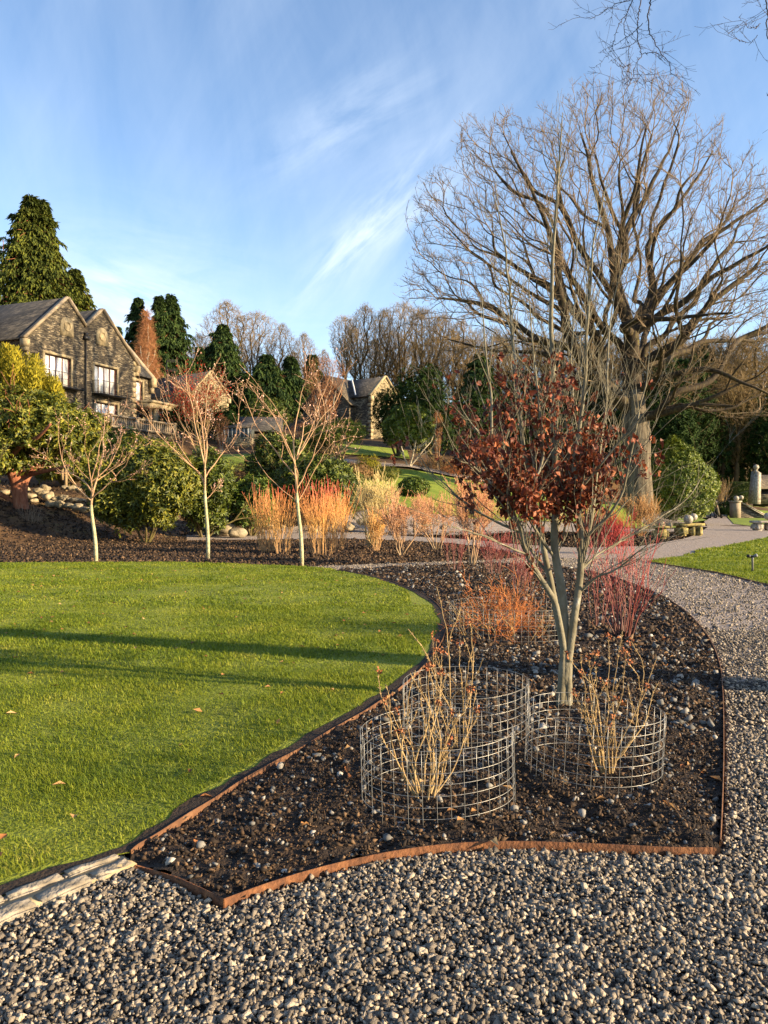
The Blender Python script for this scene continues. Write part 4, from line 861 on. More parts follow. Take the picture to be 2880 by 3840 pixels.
stemshrub('', gd(1062, 2076), 1.6, 'narrow orange dogwood touching the left-hand fiery dogwood', MT['fire'], 62, 22, .3, 1, (2, 4), group=dg, name='dogwood', r=.008, minr=.0042, baser=.22, wig=.05)
stemshrub('', gd(1205, 2076), 1.85, 'largest amber dogwood with a bright crown right of the third young tree', MT['fire'], 63, 68, .38, 1, (3, 5), group=dg, name='dogwood', r=.0085, minr=.0042, baser=.38, wig=.05)
stemshrub('', gd(1262, 2060), 1.7, 'dogwood with pinkish-red upper twigs between the amber one and the pale willow', MT['fire'], 64, 30, .36, 1, (2, 4), group=dg, name='dogwood', r=.008, minr=.0042, baser=.28, wig=.05)
stemshrub('', gd(1410, 2064), 1.25, 'low red-orange dogwood at the foot of the pale multi-stemmed shrub', MT['fire'], 65, 28, .34, 2, group=dg, name='dogwood', minr=.0045)
stemshrub('', gd(1395, 2050), 2.6, 'tall straw-coloured bare shrub with a rounded airy top behind the dogwoods', MT['straw'], 66, 17, .85, 3, (3, 6), r=.024, name='bare_shrub', minr=.0045, wig=.10, up=.35)
stemshrub('', gd(1503, 2082), 1.9, 'tan twiggy shrub with one short trunk at the middle bed front', MT['tan'], 67, 11, .75, 3, (3, 6), r=.018, name='bare_shrub', minr=.004, wig=.13, buds=(MT['deadleaf'], 1), baser=.04)
stemshrub('', gd(1638, 2062), 2.1, 'loose tan shrub left of the beech, in front of the second gravel path', MT['tan'], 68, 9, .7, 3, (3, 5), r=.018, name='bare_shrub', minr=.004, wig=.13, buds=(MT['deadleaf'], 1))
stemshrub('', gd(1770, 2122), 2.3, 'tan thin-trunked shrub standing beside the first gravel path', MT['tan'], 69, 7, .45, 3, (4, 7), r=.016, name='bare_shrub', minr=.0034, wig=.12, buds=(MT['deadleaf'], 1), baser=.05)
stemshrub('', gd(1582, 1997), 1.9, 'small tan shrub by the short wooden post beyond the second path', MT['tan'], 70, 8, .5, 3, (3, 5), r=.015, name='bare_shrub', minr=.005, wig=.12)
stemshrub('', gd(1708, 2145), .95, 'slim red dogwood in the bed left of the beech', MT['crimson'], 71, 12, .4, 1, r=.006, name='dogwood', minr=.0028, group='crimson dogwoods')
stemshrub('', gd(1850, 2160), 1.0, 'red dogwood directly behind the copper tangle', MT['crimson'], 72, 22, .55, 2, r=.006, name='dogwood', minr=.0028, group='crimson dogwoods')
stemshrub('', gd(1960, 2185), .95, 'thin red dogwood seen just left of the beech stems', MT['crimson'], 73, 12, .5, 1, r=.006, name='dogwood', minr=.0026, group='crimson dogwoods')
stemshrub('', gd(2335, 2395), 1.25, 'crimson dogwood with long upright stems right of the beech trunk', MT['crimson'], 74, 22, .45, 2, (1, 3), r=.009, name='dogwood', minr=.0026, group='crimson dogwoods', wig=.06, baser=.08)
stemshrub('', gd(2235, 2350), 1.05, 'leaning crimson dogwood between the beech trunk and its larger neighbour', MT['crimson'], 75, 9, .6, 1, (1, 3), r=.006, name='dogwood', minr=.002, group='crimson dogwoods', wig=.06)
stemshrub('', gd(2300, 2075), 1.35, 'dense bright scarlet dogwood behind the beech beside the mossy plinth', M('scarlet_stem', [(.14, .02, .02), (.38, .04, .04)], scale=3, island=.6), 76, 30, .6, 2, (3, 5), r=.007, name='dogwood', minr=.0045, group='crimson dogwoods', baser=.35)
stemshrub('', gd(2225, 2075), 1.3, 'second scarlet dogwood half hidden by the right-hand beech stems', MT['crimson'], 77, 30, .5, 2, (3, 5), r=.006, name='dogwood', minr=.004, group='crimson dogwoods')
stemshrub('', gd(2400, 2010), 1.9, 'wiry brown-tipped shrub in front of the oak trunk', M('wiry', [(.16, .08, .03), (.34, .18, .07), (.42, .28, .12)], scale=2, island=.6), 78, 34, .8, 3, (2, 4), r=.012, name='bare_shrub', minr=.0055, wig=.12)
stemshrub('', gd(2080, 2020), 1.5, 'pale flowering shrub seen through the beech stems', MT['straw'], 79, 20, .5, 2, (3, 5), r=.01, name='bare_shrub', minr=.005, buds=(M('pale_flower', [(.45, .5, .35), (.7, .72, .6)], island=.6), 2))
stemshrub('', gd(120, 2028), 1.45, 'small grey bare shrub on dark soil below the red-barked rhododendron', MT['greyst'], 80, 9, .5, 2, (2, 4), r=.013, name='bare_shrub', minr=.004)
stemshrub('', gd(1960, 2240) , .8, 'low red-brown twigs behind the wide wire cage', MT['crimson'], 81, 14, .5, 2, (2, 4), r=.005, name='dogwood', minr=.0022, group='crimson dogwoods')

# ---------------------------------------------------------------- young pale trees
def young(px, py, toppy, forkpy, label, seed, lean=0, xs=160, low=False, extra=()):
    rng = np.random.default_rng(seed); base = G(px, py); d = base[1]; e = empty('young_tree', base, label=label, cat='tree', group='young trees along the lawn edge')
    h = (py - toppy) / F * d; hf = (py - forkpy) / F * d; w = xs / F * d
    tr = MB(); br = MB(); n = 9; tl = np.array([(lean * t + .02 * math.sin(t * 5), .0, hf * t) for t in np.linspace(0, 1, n)]); tl[0, 2] = -.05
    tr.tube(tl, np.linspace(.050, .036, n), 10)
    S, tips = [], []
    leaders = [(tl[-1], (rng.normal(0, .06), rng.normal(0, .1), 1), (h - hf) * .62, .030)]
    for k in range(6):
        a = rng.uniform(0, 6.28); t = rng.uniform(0, 1); p = tl[-1] + np.array((0, 0, (h - hf) * .3 * t)); leaders.append((p - np.array((0, 0, .02)), (math.cos(a) * w / (h - hf) * 1.9, math.sin(a) * .8, 1), (h - hf) * rng.uniform(.42, .62), .019))
    for x_, z_, ln in extra: leaders.append((tl[int(z_ * (n - 1))], (x_, 0.2, .45), ln, .012))
    for p, dd, ln, r in leaders: grow(rng, p, dd, ln, r, 3, S, .13, .26, 6, (1, 4), .72, .56, .5, tips, .25, minr=.0034)
    emit(br, S, lambda r_: 6 if r_ > .012 else 4 if r_ > .006 else 3)
    tr.build('trunk', MT['youngbark'], e, smooth=True); br.build('branches', MT['youngtwig'], e)
    bb = MB(); pts = []
    for p2, rr, lev in S:
        if lev <= 1:
            for j in range(1, len(p2)):
                if rng.random() < .55: pts.append(p2[j] + rng.normal(0, .01, 3))
    q = np.array(pts); m = len(q); bb.leaves(q, rng.normal(0, 1, (m, 3)) + np.array((0, 0, .6)), rng.normal(0, 1, (m, 3)), rng.uniform(.03, .06, m), rng.uniform(.018, .03, m), .2); bb.build('blossom', MT['bud'], e)
young(360, 2106, 1565, 1895, 'leftmost young pale-barked tree with pinkish buds at the lawn edge', 91, -.10, 190)
young(780, 2098, 1400, 1840, 'second young pale-barked tree, in front of the big domed rhododendron', 95, -.06, 150, extra=((.8, .9, .4),))
young(1132, 2116, 1380, 1850, 'third young pale-barked tree, beside the orange dogwoods', 93, -.10, 170, extra=((-.8, .95, 1.5), (.5, .97, 1.4)))

# ---------------------------------------------------------------- broadleaf evergreens
def shell(rng, n, rx, ry, rz, lump=.22, fr=1.1, seed=0, bottom=-.75, inner=.28, pw=1.):
    v = unit(rng.normal(0, 1, (n, 3))); v = v[v[:, 2] > bottom]; n = len(v)
    f = 1 + lump * vnoise(v * 2.2 * fr + seed * 3.1, 1, seed) + lump * .5 * vnoise(v * 5.5 * fr + seed, 1, seed + 1) + lump * .25 * vnoise(v * 13 * fr, 1, seed + 2)
    k = 1 - inner * rng.random(n) ** 1.6
    if pw != 1: v2 = v.copy(); s = np.clip((v[:, 2] + 1) / 2, 0, 1); v2[:, :2] *= (1 - s[:, None]) ** pw * 1.5 + .12; v = v2
    return v * (f * k)[:, None] * np.array((rx, ry, rz)), unit(v / np.array((rx, ry, rz)))
def rosettes(mb, c, nrm, rng, k, ln, wd, droop=.3, spread=1.):
    n = len(c); ax = unit(nrm + rng.normal(0, .45, (n, 3)) + np.array((0, 0, .35)))
    t1 = unit(np.cross(ax, rng.normal(0, 1, (n, 3)))); t2 = np.cross(ax, t1); a0 = rng.uniform(0, 6.28, n)
    for j in range(k):
        a = a0 + j * 6.283 / k + rng.normal(0, .25, n); d = t1 * np.cos(a)[:, None] + t2 * np.sin(a)[:, None]; dd = unit(d * spread + ax * rng.uniform(.1, .9, (n, 1)) - np.array((0, 0, droop)) * rng.uniform(0, 1.4, (n, 1)))
        mb.leaves(c + dd * ln * .1, dd, ax, ln * rng.uniform(.45, 1.3, n), wd * rng.uniform(.8, 1.2, n), .18, .12)
def bush(base, w, h, dpt, label, mat, seed, n=3500, ln=.13, wd=.045, k=6, name='rhododendron', cat='shrub', lift=0., trunk=None, lump=.22, group=None, pw=1., bottom=-.72, inner=.28, stemr=.05, nst=8, lobes=0):
    rng = np.random.default_rng(seed); e = empty(name, base, label=label, cat=cat, group=group); rz = (h - lift) / 2 * 1.0
    mb = MB(); cen = np.array((0, 0, lift + rz * .98))
    sets = [((0, 0, 0), 1.)]
    if lobes:
        for q in range(lobes): a = rng.uniform(0, 6.28); z = rng.uniform(-.4, .75); rr = math.sqrt(1 - z * z) * .64; sets.append(((rr * math.cos(a) * w / 2, rr * math.sin(a) * dpt / 2, z * rz * .64), rng.uniform(.38, .58)))
        sets[0] = ((0, 0, -rz * .04), .88)
    tot = sum(s[1] ** 2 for s in sets)
    for off, s in sets:
        c, nr = shell(rng, int(n * s * s / tot), w / 2 * s, dpt / 2 * s, rz * s, lump, 1., seed + int(s * 100), bottom, inner, pw)
        rosettes(mb, c + cen + np.array(off), nr, rng, k, ln, wd)
    mb.build('foliage', mat, e)
    tb = MB(); S = []
    for q in range(nst):
        a = rng.uniform(0, 6.28); grow(rng, (.1 * math.cos(a), .1 * math.sin(a), -.05), (math.cos(a) * w / h * .5, math.sin(a) * dpt / h * .5, .8), (h * .45 + lift * .3), stemr, 2, S, .14, .1, 6, (2, 4), .6, .65, .6, minr=.008)
    emit(tb, S, lambda r_: 7 if r_ > .02 else 4); tb.build('stem_clump', trunk or MT['mossstem'], e, smooth=True)
    return e
def at(px, d, dz=0): return on(px, d, dz)
# big domed rhododendron behind the young trees
bush(at(548, 27.4), 3.45, 4.1, 3.4, 'large domed rhododendron with a bare lower skirt between the first two young trees', MT['rhodoy'], 101, 6200, .17, .06, 6, lift=.12, bottom=-.9, lump=.2, lobes=5, group='rhododendrons')
bush(at(765, 30.5), 2.3, 3.7, 2.6, 'yellow-green rhododendron shoulder behind the second young tree', MT['rhodo'], 102, 3300, .17, .06, 6, lift=.1, bottom=-.9, lobes=4, group='rhododendrons')
bush(at(945, 32), 2.2, 2.7, 2.4, 'dark green rhododendron between the domed one and the third young tree', MT['holly'], 103, 2200, .17, .06, 6, lobes=3, group='rhododendrons')
bush(at(1185, 36), 4.6, 3.6, 4, 'broad dark rhododendron behind the amber dogwoods', MT['rhodo'], 104, 3600, .18, .065, 6, lift=.1, lobes=5, group='rhododendrons')
bush(at(1060, 38), 3.4, 4.0, 3.2, 'rounded rhododendron below the terrace lawn, behind the third young tree', MT['rhodo'], 105, 2600, .18, .065, 6, lobes=4, group='rhododendrons')
bush(at(1552, 41.5), 1.7, 1.1, 1.5, 'low round grey-green mound shrub on the bright bank lawn', MT['holly'], 106, 1300, .10, .05, 5, name='mound_shrub', lump=.08)
# red-barked rhododendron tree on the left
def left_rhodo():
    rng = np.random.default_rng(110); base = at(72, 30); base[2] = ztop(1905, 30); e = empty('rhododendron_tree', base, label='old red-barked rhododendron tree with a thick forked trunk at the left edge', cat='tree')
    tb = MB(); Q = lambda x, y, dz=0: P(x, y, 30 + dz) - base; lines = [(.30, [(82, 1915), (72, 1860, 0), (58, 1800, 0), (30, 1740, -.3), (0, 1690, -.5), (-60, 1600, -.8)]), (.22, [(85, 1910), (85, 1830, .1), (105, 1780, .3), (160, 1740, .5), (215, 1700, .6), (260, 1640, .6)]),
             (.16, [(72, 1830), (75, 1740, .6), (90, 1650, 1), (110, 1560, 1.3)]), (.14, [(-100, 1870, 0), (-20, 1850, 0), (50, 1880, 0), (90, 1920, 0)]), (.10, [(105, 1780, .3), (200, 1760, -.5), (260, 1745, -1)]), (.12, [(30, 1740, -.3), (70, 1680, -1), (140, 1640, -1.6), (190, 1590, -2)])]
    for r0, L_ in lines:
        p = smooth_line([Q(*q) for q in L_], 6); tb.tube(p, r0 * np.linspace(1, .35, len(p)), 12)
    S = []
    for k in range(22): a = rng.uniform(0, 6.28); grow(rng, Q(rng.uniform(-80, 190), rng.uniform(1640, 1740), rng.uniform(-1, 1)), (math.cos(a), math.sin(a), .6), rng.uniform(1., 1.8), .05, 2, S, .14, .1, 6, (2, 4), .6, .65, .6, minr=.01)
    emit(tb, S); tb.build('trunk', MT['redbark'], e, smooth=True)
    mb = MB()
    for (x, y, dz, rx, ry, rz, n) in ((60, 1600, 0, 2.0, 2.0, 1.5, 1500), (-80, 1610, .6, 1.9, 2, 1.5, 1200), (190, 1620, 0, 1.5, 1.6, 1.15, 900), (60, 1535, .8, 1.6, 1.7, .9, 900), (290, 1610, .3, 1.05, 1.2, .75, 420), (140, 1560, -.4, 1.3, 1.3, .8, 600), (-30, 1720, -.8, 1.3, 1.3, .85, 500), (160, 1730, .6, 1.1, 1.2, .45, 260), (330, 1585, .2, .7, .8, .5, 180)):
        c, nr = shell(rng, n, rx, ry, rz, .25, 1., int(abs(x)), -.6, .3); rosettes(mb, c + Q(x, y, dz), nr, rng, 7, .20, .068, .35)
    mb.build('foliage', MT['rhodoy'], e)
left_rhodo()
def left_rhodo2():
    bush(at(-130, 29), 3.2, 5, 3, 'tall rhododendron mass cut by the left border of the picture', MT['rhodoy'], 121, 2300, .2, .07, 6, lobes=4, group='rhododendrons')
left_rhodo2()
bush(at(255, 36), 3.6, 2.2, 3, 'sunlit green rhododendron behind the boulders and wooden posts', MT['rhodoy'], 122, 1500, .19, .07, 6, lobes=3, group='rhododendrons')
bush(at(430, 41), 3.4, 2.6, 3, 'dark rhododendron in front of the retaining wall, behind the leftmost young tree', MT['dark'], 123, 1600, .19, .07, 6, lobes=3, group='rhododendrons')
def yew():
    rng = np.random.default_rng(130); d = 38; base = at(70, d); e = empty('golden_yew', base, label='bright golden yew with feathery upright plumes in front of the house', cat='tree'); mb = MB()
    for k in range(46):
        px = rng.uniform(-150, 225); top = np.interp(px, [-150, 0, 30, 120, 170, 235], [1290, 1290, 1300, 1330, 1370, 1440]) + rng.uniform(-10, 60); dz = rng.uniform(-1.3, 1.3); h = rng.uniform(1.8, 3.0); p = P(px, top, d + dz) - base
        n = 620; t = rng.random(n) ** .8; a = rng.uniform(0, 6.28, n); rr = .36 * np.sin(np.clip(t * 1.15 + .02, 0, 1) * 2.6) ** .8 + .05; z = -t * h
        c = np.c_[p[0] + np.cos(a) * rr, p[1] + np.sin(a) * rr, p[2] + z]; mb.leaves(c, np.c_[np.cos(a) * .6, np.sin(a) * .6, np.ones(n)] + rng.normal(0, .3, (n, 3)), np.c_[np.cos(a), np.sin(a), np.zeros(n)], rng.uniform(.12, .24, n), .07, .2)
    mb.build('foliage', MT['yewgold'], e); tb = MB(); tb.tube([(0, 0, -.1), (0, 0, 2), (.1, 0, 4)], [.25, .2, .1], 8); tb.build('trunk', MT['redbark'], e)
yew()
# right-hand holly-like cone, camellias, pine mound
bush(at(2520, 47), 4.1, 5.25, 4.0, 'dense glossy cone-shaped evergreen right of the oak trunk', MT['camellia'], 140, 7000, .17, .07, 6, name='evergreen_tree', cat='tree', lift=.35, lump=.10, pw=.42, bottom=-.9, inner=.2, stemr=.07)
bush(at(1532, 51), 3.7, 4.3, 3.4, 'round-headed camellia tree with a pale forked trunk beside the upper path', MT['camellia'], 141, 3000, .17, .075, 6, name='camellia_tree', cat='tree', lift=1.0, trunk=MT['birchbark'], lump=.18, lobes=4, stemr=.07, nst=3)
bush(at(1490, 60), 3.4, 6.2, 3.4, 'tall dark evergreen beside the far stone house', MT['dark'], 142, 2400, .2, .08, 6, name='evergreen_tree', cat='tree', lobes=4, stemr=.09)
bush(at(1640, 58), 4.4, 6.4, 4, 'dark laurel mass right of the far stone house', MT['dark'], 143, 3000, .2, .08, 6, name='laurel', cat='tree', lobes=5, stemr=.09)
bush(at(1560, 66), 4.8, 8.2, 4, 'highest dark evergreen behind the camellia tree', MT['dark'], 144, 3000, .22, .09, 6, name='evergreen_tree', cat='tree', lobes=5, stemr=.09)
bush(at(1262, 48), 3.9, 3.2, 3.4, 'flat-topped dwarf pine on many crooked stems in front of the far house', MT['camellia'], 145, 3200, .13, .03, 7, name='dwarf_pine', cat='tree', lift=1.1, trunk=MT['twigpale'], lump=.25, lobes=5, stemr=.06, nst=12)
bush(at(1190, 50), 2.6, 2.0, 2.4, 'low dark spreading conifer left of the dwarf pine', MT['conif'], 146, 1300, .13, .03, 7, name='dwarf_pine', cat='shrub', lobes=3)
for i, (px, d, w, h, lab) in enumerate(((1110, 47, 1.2, 1.0, 'small orange heather clump left of the dwarf pine'), (1380, 47, 1.6, 1.1, 'yellow-green shrub right of the dwarf pine stems'), (1330, 44, 2.2, 1.0, 'rusty low shrub on the slope above the willow'), (1290, 42, 1.8, .8, 'brown heather on the slope behind the amber dogwoods'), (1440, 45, 1.8, .9, 'ochre low shrub at the left end of the bank lawn'), (1000, 45, 1.7, 1.2, 'brown twiggy mound on the terrace lawn edge'), (900, 40, 3.4, 1.2, 'brown bracken slope below the terrace lawn'), (760, 40, 3., 1.3, 'tawny bracken patch right of the domed rhododendron'), (1740, 51, 3., 1.1, 'rusty heather behind the upper path near the beech leaves'), (1640, 52, 3, .9, 'brown low shrub behind the camellia trunk'))):
    bush(at(px, d), w, h, w, lab, [MT['copperhair'], MT['yewgold'], MT['brownscrub'], MT['brownscrub'], MT['rhodoy'], MT['brownscrub'], MT['brownscrub'], MT['brownscrub'], MT['copperhair'], MT['brownscrub']][i], 150 + i, 900, .11, .028, 6, name='low_shrub', nst=3, stemr=.02, group='low shrubs on the slope', lump=.35, inner=.6)

# ---------------------------------------------------------------- conifers
def conifer(name, h, w, seed, n, mat, droop=.35, pw=.85, ln=.5, wd=.2, bare=.0, ragged=.25):
    ln *= .72; wd *= .55; n = int(n * 1.9); ragged *= 1.25
    rng = np.random.default_rng(seed); mb = MB(); tb = MB(); tb.tube([(0, 0, -.5), (0, 0, h * .5), (0, 0, h * .97)], [w * .07, w * .045, .03], 8)
    kk = 44; nb = n // kk; z = bare * h + (1 - bare) * h * rng.random(nb) ** 1.1 * .99; f = 1 - (z - bare * h) / (h * (1 - bare)); a = rng.uniform(0, 6.28, nb)
    lob = 1 + .45 * vnoise(np.c_[np.cos(a) * 2.2, np.sin(a) * 2.2, z * .55], 1, seed)
    L_ = w / 2 * f ** pw * np.clip(f / .16, 0, 1) ** .5 * (1 + ragged * rng.normal(0, 1, nb)).clip(.4, 1.6) * lob + .12
    p0 = np.c_[np.zeros(nb), np.zeros(nb), z]; tipd = np.c_[np.cos(a), np.sin(a), -droop * rng.uniform(.1, 1.5, nb) + .25 * (f < .12)]
    tb.segs(p0, p0 + tipd * L_[:, None] * .85, .05 * w / 6, .012); sdv = np.c_[-np.sin(a), np.cos(a), np.zeros(nb)]
    for j in range(kk):
        t = rng.uniform(.12, 1.08, nb)[:, None] ** .75; sag = -np.array((0, 0, 1.)) * (t ** 2) * L_[:, None] * droop * .5; side = rng.uniform(-1, 1, nb)[:, None] * np.minimum(.55, .12 + L_[:, None] * .16) * (1.1 - .7 * t)
        c = p0 + tipd * L_[:, None] * t + sag + sdv * side + rng.normal(0, .07, (nb, 3)); d = tipd * .8 + sdv * np.sign(side) * .5 + rng.normal(0, .25, (nb, 3)) - np.array((0, 0, .55)) * t
        mb.leaves(c, d, np.c_[rng.normal(0, .3, nb), rng.normal(0, .3, nb), np.ones(nb)], ln * rng.uniform(.6, 1.3, nb), wd * rng.uniform(.7, 1.3, nb), .15, .25)
    return tb, mb
def put_conifer(px, toppy, d, wpx, label, seed, mat, n=14000, name='conifer_tree', **kw):
    base = at(px, d); h = ztop(toppy, d) - base[2]; e = empty(name, base, rz=seed, label=label, cat='tree', group=kw.pop('group', 'conifers behind the houses'))
    tb, mb = conifer(name, h, wpx / F * d, seed, n, mat, **kw); tb.build('trunk', MT['redbark'], e); mb.build('crown', mat, e); return e
put_conifer(114, 728, 82, 300, 'tall dense cypress towering behind the main house, left twin stem', 201, MT['coniflit'], 34000, pw=.55, ln=.8, wd=.32, droop=.5)
put_conifer(154, 744, 83, 300, 'tall dense cypress behind the main house, right twin stem', 202, MT['coniflit'], 34000, pw=.55, ln=.8, wd=.32, droop=.5)
put_conifer(280, 1005, 84, 260, 'shorter bright cypress just right of the tall cypress behind the gables', 203, MT['coniflit'], 14000, pw=.6, ln=.7, wd=.3, droop=.45)
put_conifer(520, 1115, 92, 190, 'narrow dark conifer behind the tan birch', 204, MT['conif'], 9000, pw=.8, ln=.7, wd=.28, droop=.4, ragged=.35)
put_conifer(598, 1108, 90, 170, 'dark conifer behind the aerial, left twin top', 205, MT['conif'], 12000, pw=.8, ln=.7, wd=.28, droop=.4)
put_conifer(640, 1103, 91, 250, 'dark conifer behind the aerial, right and wider twin top', 206, MT['conif'], 14000, pw=.8, ln=.7, wd=.28, droop=.4)
put_conifer(748, 1300, 93, 90, 'small slim conifer behind the gable with the round opening', 207, MT['conif'], 5000, ln=.6, wd=.25)
put_conifer(442, 1225, 96, 60, 'tiny conifer tip peeping over the right house gable', 208, MT['conif'], 2500, ln=.6, wd=.25)
put_conifer(835, 1215, 95, 200, 'broad dark conifer with a blunt top left of the garden sheds', 209, MT['conif'], 16000, pw=.55, ln=.8, wd=.3, droop=.5)
put_conifer(1000, 1330, 88, 190, 'dark spreading conifer behind the sheds', 210, MT['conif'], 12000, pw=.6, ln=.8, wd=.3, droop=.5)
put_conifer(1090, 1340, 90, 170, 'dark conifer left of the pink-twigged birch', 211, MT['conif'], 10000, pw=.65, ln=.8, wd=.3, droop=.5)
put_conifer(1172, 1330, 92, 130, 'narrow dark conifer directly behind the far house roof', 212, MT['conif'], 9000, ln=.7, wd=.28)
put_conifer(920, 1400, 80, 170, 'low dark conifer right of the gable with the round opening', 213, MT['dark'], 9000, pw=.5, ln=.7, wd=.3, droop=.5)
put_conifer(1800, 1330, 78, 190, 'ivy-dark conifer seen left of the oak limbs', 214, MT['conif'], 9000, pw=.5, ln=.7, wd=.28, bare=.15)
put_conifer(12, 880, 90, 110, 'sparse thin larch at the left picture edge', 215, MT['conif'], 1500, pw=.7, ln=.5, wd=.14, ragged=.5)

# ---------------------------------------------------------------- bare woodland
def bare_proto(seed, h, w, habit='oval', tip=.017, natt=1300, trunkh=.25, twig=(2, .8, .014, .04), thick=.05, multi=1, droopt=.35, q=1.):
    rng = np.random.default_rng(seed); n = natt * 3; z = rng.random(n); a = rng.uniform(0, 6.28, n); rr = np.sqrt(rng.random(n))
    if habit == 'oval': prof = np.sin(np.clip((z - trunkh) / (1 - trunkh), 0, 1) * 2.75 + .38) ** .8
    elif habit == 'vase': prof = np.clip((z - trunkh) / (1 - trunkh), 0, 1) ** .6 * np.clip((1 - z) / .14, 0, 1) ** .5
    else: prof = np.clip(1.02 - z, 0, 1) ** .7 * np.clip((z - trunkh) / .12, 0, 1)
    prof = np.nan_to_num(prof) * (z > trunkh); k = prof > .03
    at_ = np.c_[np.cos(a) * rr * prof * w / 2, np.sin(a) * rr * prof * w / 2, z * h][k][:natt]
    seeds, par = [np.array((0, 0, -.4))], [0]; 
    for m_ in range(multi):
        last = 0; x = y = 0.; dx, dy = rng.normal(0, .10, 2) * (1 if multi == 1 else 2.)
        for j in range(int(h * .5 / .5)):
            x += dx * .5 + rng.normal(0, .05); y += dy * .5 + rng.normal(0, .05); seeds.append(np.array((x, y, j * .5 + .1))); par.append(last); last = len(seeds) - 1
    pos, par = connect(seeds, par, at_, .26, rng, (0, 0, h * .2), .5 * q, wob=.10)
    r, kids = pipe(pos, par, tip, 2.05); a_, b_ = MB(), MB(); skeleton(a_, b_, pos, par, r, thick, twig, rng, droopt)
    return a_, b_
def protoobj(name, ab, m1, m2):
    e = empty(name); ab[0].build('trunk', m1, e, smooth=True); ab[1].build('crown', m2, e); return e
PR = [protoobj('bare_tree', bare_proto(301, 18, 11, 'oval'), MT['bgbark'], MT['bgtwig']), protoobj('bare_tree', bare_proto(302, 18, 9, 'vase', trunkh=.3), MT['bgbark'], MT['bgtwig']),
      protoobj('bare_tree', bare_proto(303, 18, 8, 'oval', trunkh=.35, natt=1100), MT['bgbark'], MT['bgtwig']), protoobj('bare_tree', bare_proto(304, 18, 12, 'vase', trunkh=.2, multi=2, natt=1700), MT['bgbark'], MT['bgtwig'])]
BIR = protoobj('birch_tree', bare_proto(305, 14, 6.2, 'cone', natt=1500, trunkh=.12, tip=.010, twig=(3, .8, .011, .03), droopt=-.5, thick=.035, q=.7), MT['birchbark'], MT['birchtwig'])
MUL = protoobj('birch_tree', bare_proto(306, 8, 4.6, 'vase', natt=1000, trunkh=.12, tip=.008, twig=(2, .5, .007, .02), multi=4, thick=.03, droopt=.6, q=.5), MT['birchbark'], MT['birchtwig'])
used = set()
def place(proto, px, toppy, d, label, hh, wsc=1., rz=None, grp='bare trees in the wood', dz=0):
    b = at(px, d); h = ztop(toppy, d) - b[2]; s = h / hh
    if id(proto) not in used: used.add(id(proto)); o = proto
    else: o = copy_tree(proto)
    o.location = tuple(b); o.scale = (s * wsc, s * wsc, s); o.rotation_euler = (0, 0, rz if rz is not None else (px * 1.37) % 6.28)
    tagp(o, label, 'tree', grp); return o
bt = [(0, 850, 1130, 104, 1.1, 'high rounded bare tree above the blunt dark conifer'), (3, 960, 1175, 106, 1., 'bare tree right of the high rounded one, over the sheds'), (2, 1060, 1215, 108, 1., 'slender bare tree midway between the sheds and the sky gap'), (0, 1140, 1250, 110, .9, 'lower bare tree left of the sky gap above the far house'),
      (1, 745, 1255, 106, .8, 'pale bare tree behind the slim conifer'), (2, 1215, 1310, 115, .8, 'short bare tree at the sky gap'), (1, 1290, 1190, 104, .9, 'bare tree just right of the sky gap'), (0, 1370, 1145, 100, .9, 'bare tree with drooping top above the far house roof'),
      (2, 1440, 1160, 98, 1., 'slim bare tree right above the far house gable'), (3, 1510, 1140, 99, .8, 'bare tree above the camellia tree'), (1, 1590, 1160, 96, .9, 'bare tree above the highest dark evergreen'), (0, 1660, 1180, 93, .9, 'bare tree left of the oak lowest limb'), (2, 1730, 1200, 90, 1., 'thin bare tree below the oak left limb'),
      (3, 1830, 1230, 90, .9, 'bare tree behind the upper beech leaves'), (1, 1900, 1290, 92, 1., 'bare tree behind the left beech stems'), (0, 1990, 1270, 94, .9, 'bare tree behind the middle beech stems'), (2, 2070, 1290, 90, 1., 'bare tree behind the tallest beech stem'), (3, 2150, 1260, 92, .9, 'bare tree behind the right beech stems'), (1, 2230, 1300, 88, 1.1, 'bare tree left of the oak trunk'),
      (0, 2330, 1280, 90, .9, 'bare tree directly behind the oak trunk'), (2, 2430, 1300, 86, 1., 'bare tree right of the oak trunk'), (1, 2500, 1270, 88, 1., 'bare tree above the cone-shaped evergreen'), (3, 2580, 1290, 90, .9, 'bare tree above the walker'), (2, 2650, 1280, 84, 1.1, 'straight bare tree left of the stone shelter'), (0, 2720, 1250, 86, .9, 'bare tree above the clipped hedge'),
      (1, 2790, 1270, 84, 1., 'bare tree behind the stone shelter'), (2, 2860, 1230, 82, 1.1, 'bare tree at the right picture edge'), (2, 2540, 1380, 78, .9, 'thin dark trunk between oak and shelter'), (1, 2760, 1400, 79, .9, 'slender tree leaning over the shelter roof'), (2, 2690, 1350, 80, .8, 'thin trunk nearest the hedge'),
      (1, 620, 1300, 112, .8, 'pale bare tree behind the twin dark conifers'), (0, 430, 1290, 112, .7, 'bare tree glimpsed between cypress and birch')]
for k, px, tp, d, ws, lab in bt: place(PR[k], px, tp, d, lab, 18, ws)
deep = [(700, 118), (800, 120), (905, 122), (1010, 122), (1100, 124), (1330, 116), (1405, 118), (1475, 114), (1550, 112), (1625, 110), (1700, 108), (1780, 106), (1865, 106), (1950, 108), (2030, 106), (2110, 106), (2190, 104), (2280, 104), (2380, 102), (2460, 102), (2540, 104), (2640, 104), (2790, 102)]
for i, (px, d) in enumerate(deep): place(PR[i % 4], px, (1230 if px > 1300 else 1290) + (i * 37) % 60, d, 'bare tree deep in the wood, overlapped by the trees before it', 18, 1.05, grp='bare trees deep in the wood')
place(BIR, 550, 1165, 80, 'tan weeping birch behind the right house gable', 14, .9, grp='birches')
